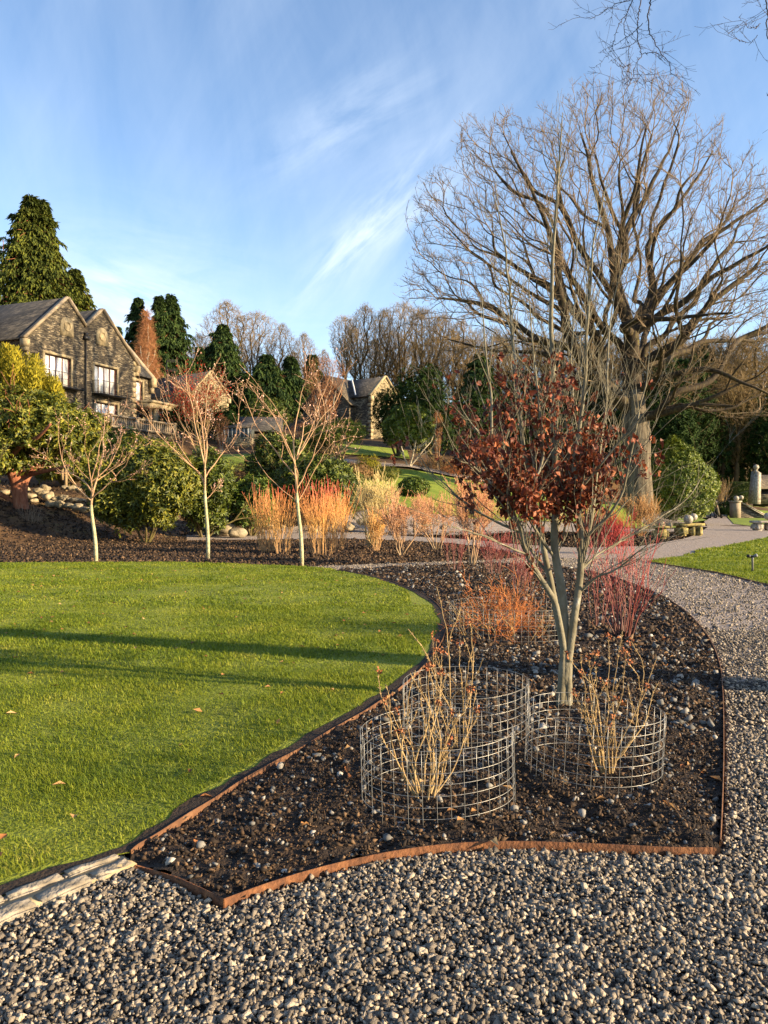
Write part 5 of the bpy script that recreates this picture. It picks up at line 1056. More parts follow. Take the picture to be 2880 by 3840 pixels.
place(MUL, 1215, 1340, 58, 'multi-stemmed pinkish birch in front of the far house', 8, .95, grp='birches')
place(MUL, 1130, 1590, 50, 'small spreading bare shrub-tree left of the birch by the sheds', 8, 1.3, grp='birches')
place(MUL, 1640, 1545, 52, 'narrow fastigiate bare tree right of the camellia', 8, .42, grp='birches')
place(MUL, 830, 1560, 52, 'thin bare tree in front of the pale shed', 8, .9, grp='birches')
# dark evergreen understorey of the right-hand wood
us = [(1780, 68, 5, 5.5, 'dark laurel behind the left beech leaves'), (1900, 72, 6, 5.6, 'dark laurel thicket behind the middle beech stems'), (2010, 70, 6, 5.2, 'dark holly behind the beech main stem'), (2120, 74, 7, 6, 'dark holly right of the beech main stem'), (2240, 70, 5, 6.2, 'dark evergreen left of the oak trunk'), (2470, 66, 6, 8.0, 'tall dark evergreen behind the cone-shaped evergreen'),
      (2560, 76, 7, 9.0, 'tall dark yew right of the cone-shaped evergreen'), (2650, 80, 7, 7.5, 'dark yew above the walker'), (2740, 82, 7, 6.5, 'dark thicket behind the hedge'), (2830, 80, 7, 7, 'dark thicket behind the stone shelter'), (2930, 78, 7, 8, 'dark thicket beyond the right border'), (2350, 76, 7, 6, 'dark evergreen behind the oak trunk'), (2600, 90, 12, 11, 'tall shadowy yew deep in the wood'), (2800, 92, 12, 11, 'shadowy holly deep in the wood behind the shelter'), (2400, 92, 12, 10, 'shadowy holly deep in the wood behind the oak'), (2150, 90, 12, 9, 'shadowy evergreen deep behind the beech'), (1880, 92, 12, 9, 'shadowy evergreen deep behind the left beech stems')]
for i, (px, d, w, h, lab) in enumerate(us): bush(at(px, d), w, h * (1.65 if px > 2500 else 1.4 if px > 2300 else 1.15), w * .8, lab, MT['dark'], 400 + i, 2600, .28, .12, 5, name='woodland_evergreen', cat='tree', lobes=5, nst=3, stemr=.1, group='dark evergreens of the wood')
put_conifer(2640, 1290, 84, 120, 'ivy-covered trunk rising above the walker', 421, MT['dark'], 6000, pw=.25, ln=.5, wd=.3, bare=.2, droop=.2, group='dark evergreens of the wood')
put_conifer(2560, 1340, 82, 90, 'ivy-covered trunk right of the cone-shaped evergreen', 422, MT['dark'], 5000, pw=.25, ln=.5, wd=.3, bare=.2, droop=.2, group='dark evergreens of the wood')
# red-berried small tree
def berry():
    rng = np.random.default_rng(440); base = at(745, 46); e = empty('berry_tree', base, label='small tree covered in scarlet berries in front of the gable with the round opening', cat='tree'); S, tips = [], []
    top = ztop(1400, 46) - base[2]
    for k in range(9): a = rng.uniform(0, 6.28); grow(rng, (0, 0, 0), (math.cos(a) * .55, math.sin(a) * .5, 1), top * .52, .05, 3, S, .12, .25, 6, (2, 4), .55, .6, .6, tips, .35, minr=.008)
    mb = MB(); emit(mb, S); mb.build('branches', MT['twigpale'], e); q = []
    for p2, rr, lev in S:
        if lev < 2:
            for p in p2:
                x = p + base; py = HY - (x[2] - EYE) / x[1] * F
                if py < 1580 and rng.random() < .6: q.append(p)
    q = np.repeat(np.array(q), 3, 0); q = q + rng.normal(0, .11, q.shape); m = len(q); bb = MB(); bb.leaves(q, rng.normal(0, 1, (m, 3)), rng.normal(0, 1, (m, 3)), .085, .06, .3); bb.build('foliage', MT['redleaf'], e)
berry()
bush(at(800, 62), 4, 3.2, 3, 'dark shrub under the gable with the round opening', MT['dark'], 450, 1400, .2, .08, 6, name='laurel', lobes=3)
bush(at(690, 62), 4, 3.0, 3, 'dark shrub right of the terrace steps', MT['dark'], 451, 1400, .2, .08, 6, name='laurel', lobes=3)
bush(at(1005, 72), 4, 3.6, 3, 'yellow-green bush beside the slate-roofed shed', MT['rhodo'], 452, 1400, .2, .08, 6, name='laurel', lobes=3)

# ---------------------------------------------------------------- buildings
def wall_with_holes(mb, outline, holes, y, depth):
    """outline and holes in local (x,z); wall face at y, reveals running back to y+depth"""
    polys = [[Vector((p[0], p[1], 0)) for p in outline]] + [[Vector((a, c, 0)), Vector((b, c, 0)), Vector((b, d, 0)), Vector((a, d, 0))] for a, b, c, d in holes]
    flat = [p for pl in polys for p in pl]; tris = tessellate_polygon(polys); V = [(p.x, y, p.y) for p in flat]; f = []
    for t in tris:
        a, b, c = (np.array(V[i]) for i in t); nn = np.cross(b - a, c - a)
        if abs(nn[1]) < 1e-9: continue
        f.append(tuple(t) if nn[1] < 0 else tuple(t)[::-1])
    mb.add(V, f)
    for a, b, c, d in holes:
        q = [(a, c), (b, c), (b, d), (a, d)]
        mb.add([(x, y, z) for x, z in q] + [(x, y + depth, z) for x, z in q], [(i, (i + 1) % 4, 4 + (i + 1) % 4, 4 + i) for i in range(4)])
def window(e, x0, x1, z0, z1, y, panes, surround=.17, dep=.22, sur=True, fm='frame', tran=None):
    fr = MB(); t = .055; yy = y + dep - .03
    fr.box(((x0 + x1) / 2, yy, z1 - t / 2 - .002), (x1 - x0 - .01, .06, t)); fr.box(((x0 + x1) / 2, yy, z0 + t / 2 + .002), (x1 - x0 - .01, .06, t))
    for k in range(panes + 1): fr.box((x0 + t / 2 + .004 + (x1 - x0 - t - .008) * k / panes, yy - .004, (z0 + z1) / 2), (t, .06, z1 - z0 - 2 * t))
    if tran: fr.box(((x0 + x1) / 2, yy - .008, tran), (x1 - x0 - .02, .05, t))
    w = fr.build('window', MT[fm], e)
    g = MB(); g.box(((x0 + x1) / 2, y + dep + .012, (z0 + z1) / 2), (x1 - x0 - .01, .012, z1 - z0 - .01)); g.build('pane', MT['glass'], w)
    if sur:
        sr = MB(); s = surround; yq = y - .03
        sr.box(((x0 + x1) / 2, yq + .045, z1 + s / 2), (x1 - x0 + 2 * s, .13, s))
        for xx in (x0 - s / 2, x1 + s / 2): sr.box((xx, yq + .045, (z0 + z1) / 2), (s * .98, .126, z1 - z0))
        sr.box(((x0 + x1) / 2, yq + .03, z0 - .06), (x1 - x0 + 2 * s + .1, .20, .12))
        sr.build('surround', MT['sand'], w)
def slab_roof(e, p, th=.12, mat='slate', name='roof'):
    """p: four corner points, extruded along the normal"""
    p = np.array(p, float); nn = unit(np.cross(p[1] - p[0], p[3] - p[0])); nn = nn if nn[2] > 0 else -nn
    return MB().add(np.concatenate((p, p + nn * th)), [(0, 1, 2, 3), (7, 6, 5, 4), (0, 4, 5, 1), (1, 5, 6, 2), (2, 6, 7, 3), (3, 7, 4, 0)]).build(name, MT[mat], e)
def copingbar(e, a, b, w=.30, h=.14, mat='coping'):
    a, b = np.array(a, float), np.array(b, float); d = unit(b - a); up = np.array((0, 0, 1.)); s = unit(np.cross(d, up)) * w / 2; u = unit(np.cross(s, d)) * h; u = u if u[2] > 0 else -u
    return MB().add([a - s, a + s, a + s + u, a - s + u, b - s, b + s, b + s + u, b - s + u], [(0, 1, 2, 3), (7, 6, 5, 4), (0, 4, 5, 1), (1, 5, 6, 2), (2, 6, 7, 3), (3, 7, 4, 0)]).build('coping', MT[mat], e)
def baluster_rail(mb, pts, z0, z1, n): pass
def balcony(e, x0, x1, z, y, dep=.75):
    b = MB(); b.box(((x0 + x1) / 2, y - dep / 2, z - .06), (x1 - x0, dep, .10)); o = b.build('balcony', MT['iron'], e)
    r = MB(); zz = z + .92
    path = [(x0 + .03, y - .02), (x0 + .03, y - dep + .03), (x1 - .03, y - dep + .03), (x1 - .03, y - .02)]
    for zt in (zz, z + .06):
        for a, c in zip(path[:-1], path[1:]): r.segs([(a[0], a[1], zt)], [(c[0], c[1], zt)], .018, .018, 4)
    for a, c in zip(path[:-1], path[1:]):
        L_ = math.hypot(c[0] - a[0], c[1] - a[1]); k = max(2, int(L_ / .12))
        for j in range(k + 1): x = a[0] + (c[0] - a[0]) * j / k; yy = a[1] + (c[1] - a[1]) * j / k; r.segs([(x, yy, z - .01)], [(x, yy, zz)], .009, .009, 4)
    r.build('railing', MT['iron'], o)
    k = MB()
    for x in (x0 + .15, x1 - .15): k.segs([(x, y - dep + .1, z - .1)], [(x, y, z - .75)], .025, .025, 4)
    k.build('bracket', MT['iron'], o)
def main_house():
    ang = math.atan2(.935, .353); e = empty('stone_house', (-23.7, 51, 6.4), ang, label='large slate-stone house with twin gables, iron balconies and french windows on the hillside', cat='house')
    Z = lambda z: z - 6.4
    wl = MB(); ez, az, vz = Z(12.3), Z(15.65), Z(14.0)
    outline = [(0, -1.2), (11, -1.2), (11, ez), (7.17, az), (5.38, vz), (3.6, az), (0, ez)]
    W1, W2 = (1.55, 4.0, Z(9.42), Z(11.5)), (6.35, 8.85, Z(9.42), Z(11.5)); G1 = (5.0 - .6, 5.3, .1, 2.0) ; G2 = (6.5, 8.9, .2, 2.35); G0 = (2.2, 3.4, .2, 2.35)
    wall_with_holes(wl, outline, [W1, W2, G2, G0], 0, .3)
    # side walls and back
    wl.add([(0, 0, -1.2), (0, 8, -1.2), (0, 8, ez), (0, 0, ez)], [(0, 3, 2, 1)]); wl.add([(11, 0, -1.2), (11, 8, -1.2), (11, 8, ez), (11, 0, ez)], [(0, 1, 2, 3)])
    wl.add([(-14, 4.2, -1.2), (0, 4.2, -1.2), (0, 4.2, Z(11.9)), (-14, 4.2, Z(11.9))], [(0, 1, 2, 3)])
    wl.build('wall', MT['rubble'], e)
    for w_ in (W1, W2): window(e, *w_, 0, 4)
    window(e, *G2, 0, 3); window(e, *G0, 0, 2)
    balcony(e, 1.2, 4.6, Z(9.36), 0); balcony(e, 6.1, 9.4, Z(9.36), 0)
    for x in (3.6, 7.17):     # blind arched niches with a roundel
        m = MB(); pr = [(x - .62, Z(13.05)), (x + .62, Z(13.05))] + [(x + .62 * math.cos(a), Z(13.75) + .62 * math.sin(a)) for a in np.linspace(0, math.pi, 13)]
        m.prism(pr, 'y', -.06, .02); o = m.build('arched_panel', MT['sand'], e)
        r = MB(); A = np.linspace(0, 2 * math.pi, 29); r.tube([(x + .30 * math.cos(a), -.08, Z(13.72) + .30 * math.sin(a)) for a in A], .055, 6, cap=False); r.build('roundel', MT['sand'], o)
    ov = .12
    for xa, za, xb, zb in ((-.25, ez - .2, 3.6, az), (5.38, vz, 3.6, az), (5.38, vz, 7.17, az), (11.25, ez - .2, 7.17, az)):
        copingbar(e, (xa, .0, za + .06), (xb, .0, zb + .06), .42, .14)
        slab_roof(e, [(xa, .22, za), (xb, .22, zb), (xb, 9, zb), (xa, 9, za)])
    for x, s in ((-.14, -1), (11.14, 1)):
        k = MB(); k.box((x, .0, ez - .42), (.42, .46, .5)); k.box((x - .04 * s, .02, ez - .80), (.30, .40, .28)); k.build('kneeler', MT['sand'], e)
    q = MB()
    for k in range(16): q.box((11 - (.10 if k % 2 else .16), -.0, -.6 + k * .42 + .2), (.34 if k % 2 else .46, .10, .30))
    q.build('quoins', MT['sand'], e)
    dp = MB(); dp.tube([(5.38, -.10, vz - .9), (5.38, -.10, .0)], .055, 8); dp.build('drainpipe', MT['iron'], e); hp = MB(); hp.box((5.38, -.14, vz - .75), (.42, .26, .26)); hp.box((5.38, -.12, vz - .5), (.22, .2, .26)); hp.build('rain_hopper', MT['iron'], e)
    # main block behind with long ridge
    for nm, p, mt_ in (('roof', [(-14, 4.0, Z(11.85)), (-14, 8.8, Z(16.0)), (2, 8.8, Z(16.0)), (2, 4.0, Z(11.85))], 'slatel'), ('roof', [(-14, 13.6, Z(11.85)), (-14, 8.8, Z(16.0)), (14, 8.8, Z(16.0)), (14, 13.6, Z(11.85))], 'slate')): slab_roof(e, p, .12, mt_, nm)
    fl = MB(); fl.segs([(.0 - .15, 4.1, Z(12.15))], [(-.15 + 1.9, 6.5, Z(14.2))], .10, .10, 5); fl.build('lead_flashing', MT['flash'], e)
    # recessed right-hand bay with steep roof
    w2 = MB(); wall_with_holes(w2, [(11, -1.2), (13.7, -1.2), (13.7, Z(11.6)), (11, Z(11.6))], [(11.55, 12.9, Z(9.45), Z(11.15)), (11.6, 12.9, .2, 2.3)], .8, .3)
    w2.prism([(.8, -1.2), (8, -1.2), (8, Z(15.6)), (4.7, Z(15.9)), (.8, Z(11.7))], 'x', 13.7, 14.0); w2.build('wall', MT['rubble'], e)
    window(e, 11.55, 12.9, Z(9.45), Z(11.15), .8, 2); window(e, 11.6, 12.9, .2, 2.3, .8, 2)
    slab_roof(e, [(10.6, .5, Z(11.5)), (13.7, .5, Z(11.5)), (13.7, 4.7, Z(15.9)), (8.2, 4.7, Z(15.9))]); slab_roof(e, [(8.2, 4.72, Z(15.9)), (13.7, 4.72, Z(15.9)), (13.7, 9, Z(13)), (8.2, 9, Z(13))])
    copingbar(e, (13.85, .45, Z(11.45)), (13.85, 4.72, Z(15.98)), .36, .20)
    kk = MB(); kk.box((13.85, .50, Z(11.2)), (.44, .5, .7)); kk.box((13.85, .62, Z(10.6)), (.34, .3, .5)); kk.build('kneeler', MT['sand'], e)
    ter = MB(); ter.box((12.9, -.35, Z(9.30)), (3.5, 2.25, .16)); ter.box((12.9, -.30, Z(9.02)), (3.3, 2.0, .38)); ter.build('terrace_slab', MT['sand'], e)
    for x in (12.2, 14.3):
        c = MB(); c.box((x, -1.05, 1.2), (.34, .34, 2.46)); c.build('column', MT['sand'], e)
    r = MB(); path = [(11.1, -1.42), (14.6, -1.42), (14.6, .7)]
    for zt in (Z(9.42), Z(10.32)):
        for a, c in zip(path[:-1], path[1:]): r.segs([(a[0], a[1], zt)], [(c[0], c[1], zt)], .018, .018, 4)
    for a, c in zip(path[:-1], path[1:]):
        for j in range(26): x = a[0] + (c[0] - a[0]) * j / 25; yy = a[1] + (c[1] - a[1]) * j / 25; r.segs([(x, yy, Z(9.38))], [(x, yy, Z(10.32))], .009, .009, 4)
    r.build('railing', MT['iron'], e)
    ch = MB(); ch.box((15.4, 5.0, Z(12.4)), (.8, .7, 4.4)); ch.box((15.4, 5.0, Z(14.45)), (.95, .85, .18)); c = ch.build('chimney', MT['rubble'], e)
    for k in (-.2, .2): cp_ = MB(); cp_.lathe([(.13, 0), (.11, .4), (.13, .45)], (15.4 + k, 5.0, Z(14.5)), 10); cp_.build('chimney_pot', MT['sand'], c)
    fill = MB(); fill.box((12.0, 7.5, 1.), (6, 5, 9)); fill.build('rear_wall', MT['rubble'], e)
main_house()
def terrace():
    ang = math.atan2(.935, .353); d = np.array((.353, .935)); o = np.array((-20.4, 49.8)); z = 6.5
    wb = empty('retaining_wall', (o[0], o[1], 3.9), ang, label='slate-stone retaining wall under the balustrade in front of the house', cat='wall')
    w = MB(); w.box((4.6, .25, 1.2), (13.8, .5, 2.9)); w.box((4.6, .2, 2.63), (13.9, .62, .10))
    pz = [(11.5, -.3), (16.2, -2.0), (16.2, .1 - 1.2), (11.5, 2.65)]
    w.add([(11.5, 0, -.6), (16.4, 0, -2.6), (16.4, 0, .25), (11.5, 0, 2.65), (11.5, .5, -.6), (16.4, .5, -2.6), (16.4, .5, .25), (11.5, .5, 2.65)], [(0, 1, 2, 3), (7, 6, 5, 4), (3, 2, 6, 7), (1, 5, 6, 2)])
    w.build('wall', MT['rubble'], wb)
    e = empty('balustrade', (o[0], o[1], 6.58), ang, label='stone balustrade with bottle balusters along the terrace and down the steps', cat='balustrade')
    prof = [(.07, 0), (.07, .05), (.045, .08), (.085, .22), (.075, .32), (.04, .48), (.04, .55), (.07, .60), (.07, .66)]
    proto = MB().lathe(prof, (0, 0, .10), 10).build('baluster', MT['coping'], e, smooth=True)
    first = [True]
    def bal(x, zz):
        if first[0]: ob = proto; first[0] = False
        else: ob = proto.copy(); COL.objects.link(ob); ob.parent = e; 
        ob.location = (x, .22, zz)
    k = 0
    x = -1.9
    while x < 11.2:
        if min(abs(x - q) for q in (-2.1, .9, 3.9, 6.9, 11.45)) > .22: bal(x, 0)
        x += .24
    for q in (-2.1, .9, 3.9, 6.9, 11.45): m = MB(); m.box((q, .22, .42), (.34, .36, .84)); m.box((q, .22, .87), (.44, .46, .09)); m.build('pier', MT['coping'], e)
    m = MB(); m.box((4.65, .22, .81), (13.2, .30, .12)); m.build('rail', MT['coping'], e)
    m = MB(); m.box((4.65, .22, .05), (13.2, .30, .10)); m.build('plinth', MT['coping'], e)
    for t in np.linspace(.06, .97, 17): bal(11.5 + 4.9 * t, -2.4 * t + .02)
    for zz, nm in ((.80, 'rail'), (.03, 'plinth')):
        m = MB(); a = np.array((11.55, .22, zz)); b = np.array((16.5, .22, zz - 2.42)); s = np.array((0, .15, 0)); u = np.array((0, 0, .12)); m.add([a - s, a + s, a + s + u, a - s + u, b - s, b + s, b + s + u, b - s + u], [(0, 1, 2, 3), (7, 6, 5, 4), (0, 4, 5, 1), (1, 5, 6, 2), (2, 6, 7, 3), (3, 7, 4, 0)]); m.build(nm, MT['coping'], e)
    m = MB(); m.box((16.6, .22, -2.05), (.36, .38, .95)); m.build('pier', MT['coping'], e)
terrace()
def aerial():
    b = on(625, 66); e = empty('aerial_mast', b, label='tall thin television aerial mast with four toothed arrays beside the chimney', cat='aerial')
    zt = ztop(1352, 66) - b[2]; m = MB(); m.tube([(0, 0, 0), (0, 0, zt)], .04, 6); m.build('mast', MT['iron'], e)
    for k, (dz, ln) in enumerate(((.05, .95), (.85, .9), (1.4, 1.5), (1.9, 1.4))):
        a = MB(); z = zt - dz; a.segs([(0, 0, z)], [(ln, -.1, z)], .025, .025, 4)
        for q in np.linspace(.1, ln, 9): a.segs([(q, -.1, z - .14)], [(q, -.1, z + .14)], .018, .018, 3)
        a.build('antenna', MT['iron'], e)
aerial()
def simple_gable(name, label, loc, ang, half, L_, eave, apex, wallm, roofm, windows=(), oculus=None, kn=True, wing=None):
    """gable end faces local -y at y=0; ridge runs along +y"""
    e = empty(name, loc, ang, label=label, cat='house', group='outlying stone houses')
    w = MB(); wall_with_holes(w, [(-half, -1.5), (half, -1.5), (half, eave), (0, apex), (-half, eave)], [q[:4] for q in windows], 0, .3)
    for s in (-1, 1): w.add([(s * half, 0, -1.5), (s * half, L_, -1.5), (s * half, L_, eave), (s * half, 0, eave)], [(0, 1, 2, 3) if s > 0 else (0, 3, 2, 1)])
    w.add([(-half, L_, -1.5), (half, L_, -1.5), (half, L_, eave), (0, L_, apex), (-half, L_, eave)], [(0, 4, 3, 2, 1)]); w.build('wall', MT[wallm], e)
    for q in windows: window(e, *q[:4], 0, q[4])
    for s in (-1, 1):
        slab_roof(e, [(s * (half + .2), .18, eave - .2), (0, .18, apex), (0, L_, apex), (s * (half + .2), L_, eave - .2)], .10, roofm)
        copingbar(e, (s * (half + .18), .0, eave - .12), (0, 0, apex + .06), .36, .12, 'sand')
        if kn: k = MB(); k.box((s * (half + .06), 0, eave - .38), (.34, .42, .44)); k.build('kneeler', MT['sand'], e)
        qd = MB()
        for k in range(int((eave + .6) / .42)): qd.box((s * (half - (.09 if k % 2 else .15)), .0, -.5 + k * .42), (.30 if k % 2 else .42, .08, .30))
        qd.build('quoins', MT['sand'], e)
    if oculus:
        A = np.linspace(0, 2 * math.pi, 25); r = MB(); r.tube([(.42 * math.cos(a), -.04, oculus + .42 * math.sin(a)) for a in A], .13, 6, cap=False); o = r.build('oculus', MT['sand'], e)
        dk = MB(); dk.prism([(.2 * math.cos(a), oculus + .3 * math.sin(a)) for a in A[:-1]], 'y', -.03, .02); dk.build('opening', MT['iron'], o)  # solid black disc painted in for the dark of the hole
    return e
a_ = math.atan2(.81, .58)
simple_gable('stone_house', 'small gabled stone house with a round opening, behind the scarlet berry tree', (-16.9 + .58 * 0, 75, 7.6), a_, 2.25, 8, 4.1, 6.3, 'rubblel', 'slate', oculus=4.75, windows=((-.6, .5, 1.6, 2.9, 2),))
# far house: main block plus wing
A0 = P(1221, 1411, 77); fh = empty('stone_house', (A0[0], A0[1], 7.4), math.atan2(-.58, .81), label='far stone house with a long brown roof and a sunlit gable wing, among evergreens', cat='house', group='outlying stone houses')
def far_house(e):
    az = A0[2] - 7.4; ez = az - 2.9; w = MB(); wall_with_holes(w, [(-3, -2), (3, -2), (3, ez), (0, az - .05), (-3, ez)], [], 0, .3)
    w.add([(3, 0, -2), (3, 9.5, -2), (3, 9.5, ez), (3, 0, ez)], [(0, 1, 2, 3)]); w.add([(-3, 0, -2), (-3, 9.5, -2), (-3, 9.5, ez), (-3, 0, ez)], [(0, 3, 2, 1)]); w.add([(-3, 9.5, -2), (3, 9.5, -2), (3, 9.5, ez), (0, 9.5, az - .05), (-3, 9.5, ez)], [(0, 4, 3, 2, 1)])
    w.build('wall', MT['rubble'], e)
    slab_roof(e, [(3.25, -.15, ez - .25), (0, -.15, az), (0, 9.6, az), (3.25, 9.6, ez - .25)], .12, 'slatel'); slab_roof(e, [(-3.25, -.15, ez - .25), (0, -.15, az), (0, 9.6, az), (-3.25, 9.6, ez - .25)], .12, 'slatel')  # sunlit tan of this roof is put into the slate colour
    # wing towards +x, gable plane at x = 5.2
    xw, y0, y1 = 5.0, .9, 5.6; ym = (y0 + y1) / 2; we, wa = 11.67 - 7.4, 13.65 - 7.4
    g = MB(); gg = MB(); wall_with_holes(gg, [(y0, -2), (y1, -2), (y1, we), (ym, wa), (y0, we)], [(y0 + 1.45, y0 + 2.55, 1.75, 3.2)], 0, .3)
    V = np.concatenate(gg.v); V = np.c_[xw - V[:, 1], V[:, 0], V[:, 2]]; gg.v = [V]; gg.build('gable_wall', MT['rubblel'], e)  # sun on this gable is painted in by the paler stone
    g.add([(3, y0, -2), (xw, y0, -2), (xw, y0, we), (3, y0, we)], [(0, 1, 2, 3)]); g.add([(3, y1, -2), (xw, y1, -2), (xw, y1, we), (3, y1, we)], [(0, 3, 2, 1)]); g.build('wall', MT['rubble'], e)
    for ya, s in ((y0 - .2, 1), (y1 + .2, 1)):
        slab_roof(e, [(xw - .15, ya, we - .2), (xw - .15, ym, wa), (.4, ym, wa), (.4, ya, we - .2)], .10, 'slate'); copingbar(e, (xw, ya, we - .12), (xw, ym, wa + .06), .36, .14, 'sand')
    for yy in (y0 + .02, y1 - .02): k = MB(); k.box((xw, yy, we - .35), (.4, .4, .5)); k.build('kneeler', MT['sand'], e)
    q = MB()
    for k in range(12): q.box((xw - .02, y0 + (.10 if k % 2 else .16), -.9 + k * .42), (.10, .30 if k % 2 else .44, .30)); q.box((xw - (.10 if k % 2 else .16), y0 - .01, -.9 + k * .42 + .002), (.30 if k % 2 else .44, .08, .296))
    q.build('quoins', MT['sand'], e)
    fr = MB(); wy0, wy1 = y0 + 1.45, y0 + 2.55
    for k in range(3): fr.box((xw - .2, wy0 + .04 + (wy1 - wy0 - .08) * k / 2, 2.475), (.07, .08, 1.45))
    fr.box((xw - .2, (wy0 + wy1) / 2, 3.16), (.066, wy1 - wy0, .08)); fr.box((xw - .2, (wy0 + wy1) / 2, 1.79), (.066, wy1 - wy0, .08)); f = fr.build('window', MT['white'], e)
    p = MB(); p.box((xw - .26, (wy0 + wy1) / 2, 2.475), (.012, wy1 - wy0 - .01, 1.43)); p.build('pane', MT['glass'], f)
    s = MB(); s.box((xw - .0, (wy0 + wy1) / 2, 3.33), (.12, 1.7, .24)); s.box((xw - .0, (wy0 + wy1) / 2, 1.68), (.16, 1.5, .12)); s.build('lintel', MT['sand'], f)
    fl = MB(); fl.segs([(3.2, y0 - .1, we + .05)], [(1.2, ym - .5, wa - .0)], .09, .09, 4); fl.build('lead_flashing', MT['flash'], e)
    dl = MB(); dl.box((3.9, y0 - .03, 1.3), (.95, .06, .2)); dl.build('door_lintel', MT['sand'], e)
far_house(fh)
def sheds():
    b = on(955, 66); e = empty('slate_shed', b, R(8), label='long low dark shed with a grey slate roof below the conifers', cat='shed')
    zb = ztop(1620, 66) - b[2]; m = MB(); m.box((0, 1.5, zb / 2 - .5), (4.4, 3, zb + 1)); m.build('wall', MT['rubble'], e); slab_roof(e, [(-2.4, -.3, zb), (2.4, -.3, zb), (2.4, 1.8, zb + 1.4), (-2.4, 1.8, zb + 1.4)], .1, 'slate'); slab_roof(e, [(-2.4, 3.6, zb), (2.4, 3.6, zb), (2.4, 1.82, zb + 1.4), (-2.4, 1.82, zb + 1.4)], .1, 'slatel')
    b = on(885, 60); e = empty('greenhouse', b, R(-10), label='pale glazed lean-to greenhouse right of the berry tree', cat='greenhouse')
    z0, z1 = ztop(1640, 60) - b[2], ztop(1605, 60) - b[2]; m = MB(); m.box((0, .8, z0 / 2 - .4), (2.0, 1.6, z0 + .8)); m.build('base_wall', MT['rubblel'], e)
    g = MB(); g.box((0, .8, (z0 + z1) / 2), (1.9, 1.5, z1 - z0)); g.build('glazing', M('greenhouse_glass', [(.06, .07, .065), (.14, .15, .14)], rough=.25), e); r = slab_roof(e, [(-1.1, -.1, z1), (1.1, -.1, z1), (1.0, 1.6, z1 + .5), (-1.0, 1.6, z1 + .5)], .05, 'slatel')
    f = MB(); 
    for x in np.linspace(-.97, .97, 7): f.box((x, .03, (z0 + z1) / 2), (.05, .06, z1 - z0))
    f.build('glazing_bars', MT['white'], e)
    b = on(1032, 58); e = empty('garden_hut', b, R(5), label='small flat-roofed grey timber hut under the spreading shrub', cat='hut'); zt = ztop(1643, 58) - b[2]; m = MB(); m.box((0, .5, zt / 2 - .3), (.85, .9, zt + .6)); m.build('wall', MT['wood'], e); m = MB(); m.box((0, .45, zt + .04), (1.1, 1.15, .07)); m.build('roof', MT['slatel'], e)
sheds()

# ---------------------------------------------------------------- boulders, posts, plinths, balls, shelter
ROCKV = []
def rockproto(seed):
    rng = np.random.default_rng(seed); bm = bmesh.new(); bmesh.ops.create_icosphere(bm, subdivisions=3, radius=.5)
    o = Vector(rng.uniform(0, 30, 3)); sc = Vector((1.2, .9, .75))
    for v in bm.verts:
        n_ = v.co.normalized(); q = n_ * 1.1 + o; v.co = Vector((v.co.x * sc.x, v.co.y * sc.y, v.co.z * sc.z)) * (1 + .45 * mnoise.noise(q) + .15 * mnoise.noise(q * 3)); 
    me = bpy.data.meshes.new('boulder'); bm.to_mesh(me); bm.free(); me.materials.append(MT['rock']); me.polygons.foreach_set('use_smooth', np.ones(len(me.polygons), bool)); return me
RM = [rockproto(500 + i) for i in range(5)]
def boulder(px, py, d, w, label, k, grp, h=1., sink=.3, mat=None):
    b = on(px, d); me = RM[k % 5]
    o = bpy.data.objects.new('boulder', me); COL.objects.link(o); o.location = (b[0], b[1], ztop(py, d)); w *= .8; o.scale = (w, w, w * h); o.rotation_euler = (0, 0, k * 1.7)
    tagp(o, label, 'boulder', grp); return o
rg = np.random.default_rng(600)
grpL, grpM, grpR = 'boulders edging the slope behind the leftmost young tree', 'boulders of the low rockery behind the second young tree', 'boulders beyond the second gravel path'
L1 = [(105, 1862, .7), (148, 1840, .6), (165, 1850, .45), (185, 1868, .75), (212, 1872, .4), (236, 1870, .55), (261, 1872, .3), (284, 1876, .5), (303, 1878, .4), (168, 1832, .5), (130, 1878, .4), (190, 1890, .5), (225, 1892, .55), (262, 1897, .5), (290, 1902, .55), (318, 1910, .5), (245, 1828, .45), (275, 1830, .4), (295, 1838, .4), (95, 1838, .45), (60, 1845, .5), (20, 1848, .5)]
for i, (px, py, w) in enumerate(L1): boulder(px, py, 33 - (py - 1830) / 30, w, 'pale boulder of the rockery behind the leftmost young tree', i, grpL, rg.uniform(.7, 1.1))
L2 = [(445, 1938, .5), (470, 1946, .4), (655, 1970, .4), (672, 1990, .5), (700, 2005, .55), (725, 2000, .4), (745, 2012, .5), (768, 1998, .35), (790, 2002, .4), (765, 1985, .35), (740, 1985, .3), (893, 1968, .3), (915, 1960, .35), (940, 1966, .35), (880, 1980, .3), (905, 1985, .35), (860, 1966, .35), (935, 1988, .3), (960, 1975, .35), (1010, 1972, .3), (1035, 1985, .3), (1060, 1975, .32), (985, 1990, .34), (920, 1975, .3)]
for i, (px, py, w) in enumerate(L2): boulder(px, py, 33.2, w, 'pale stone of the low dry rockery between the second and third young trees', i + 3, grpM, rg.uniform(.6, .9))
boulder(840, 1985, 31.5, 1.15, 'large mossy dark boulder at the left end of the low rockery', 2, grpM, .85); boulder(893, 2000, 30.6, .85, 'smooth rounded pale boulder in front of the mossy one', 4, grpM, .8)
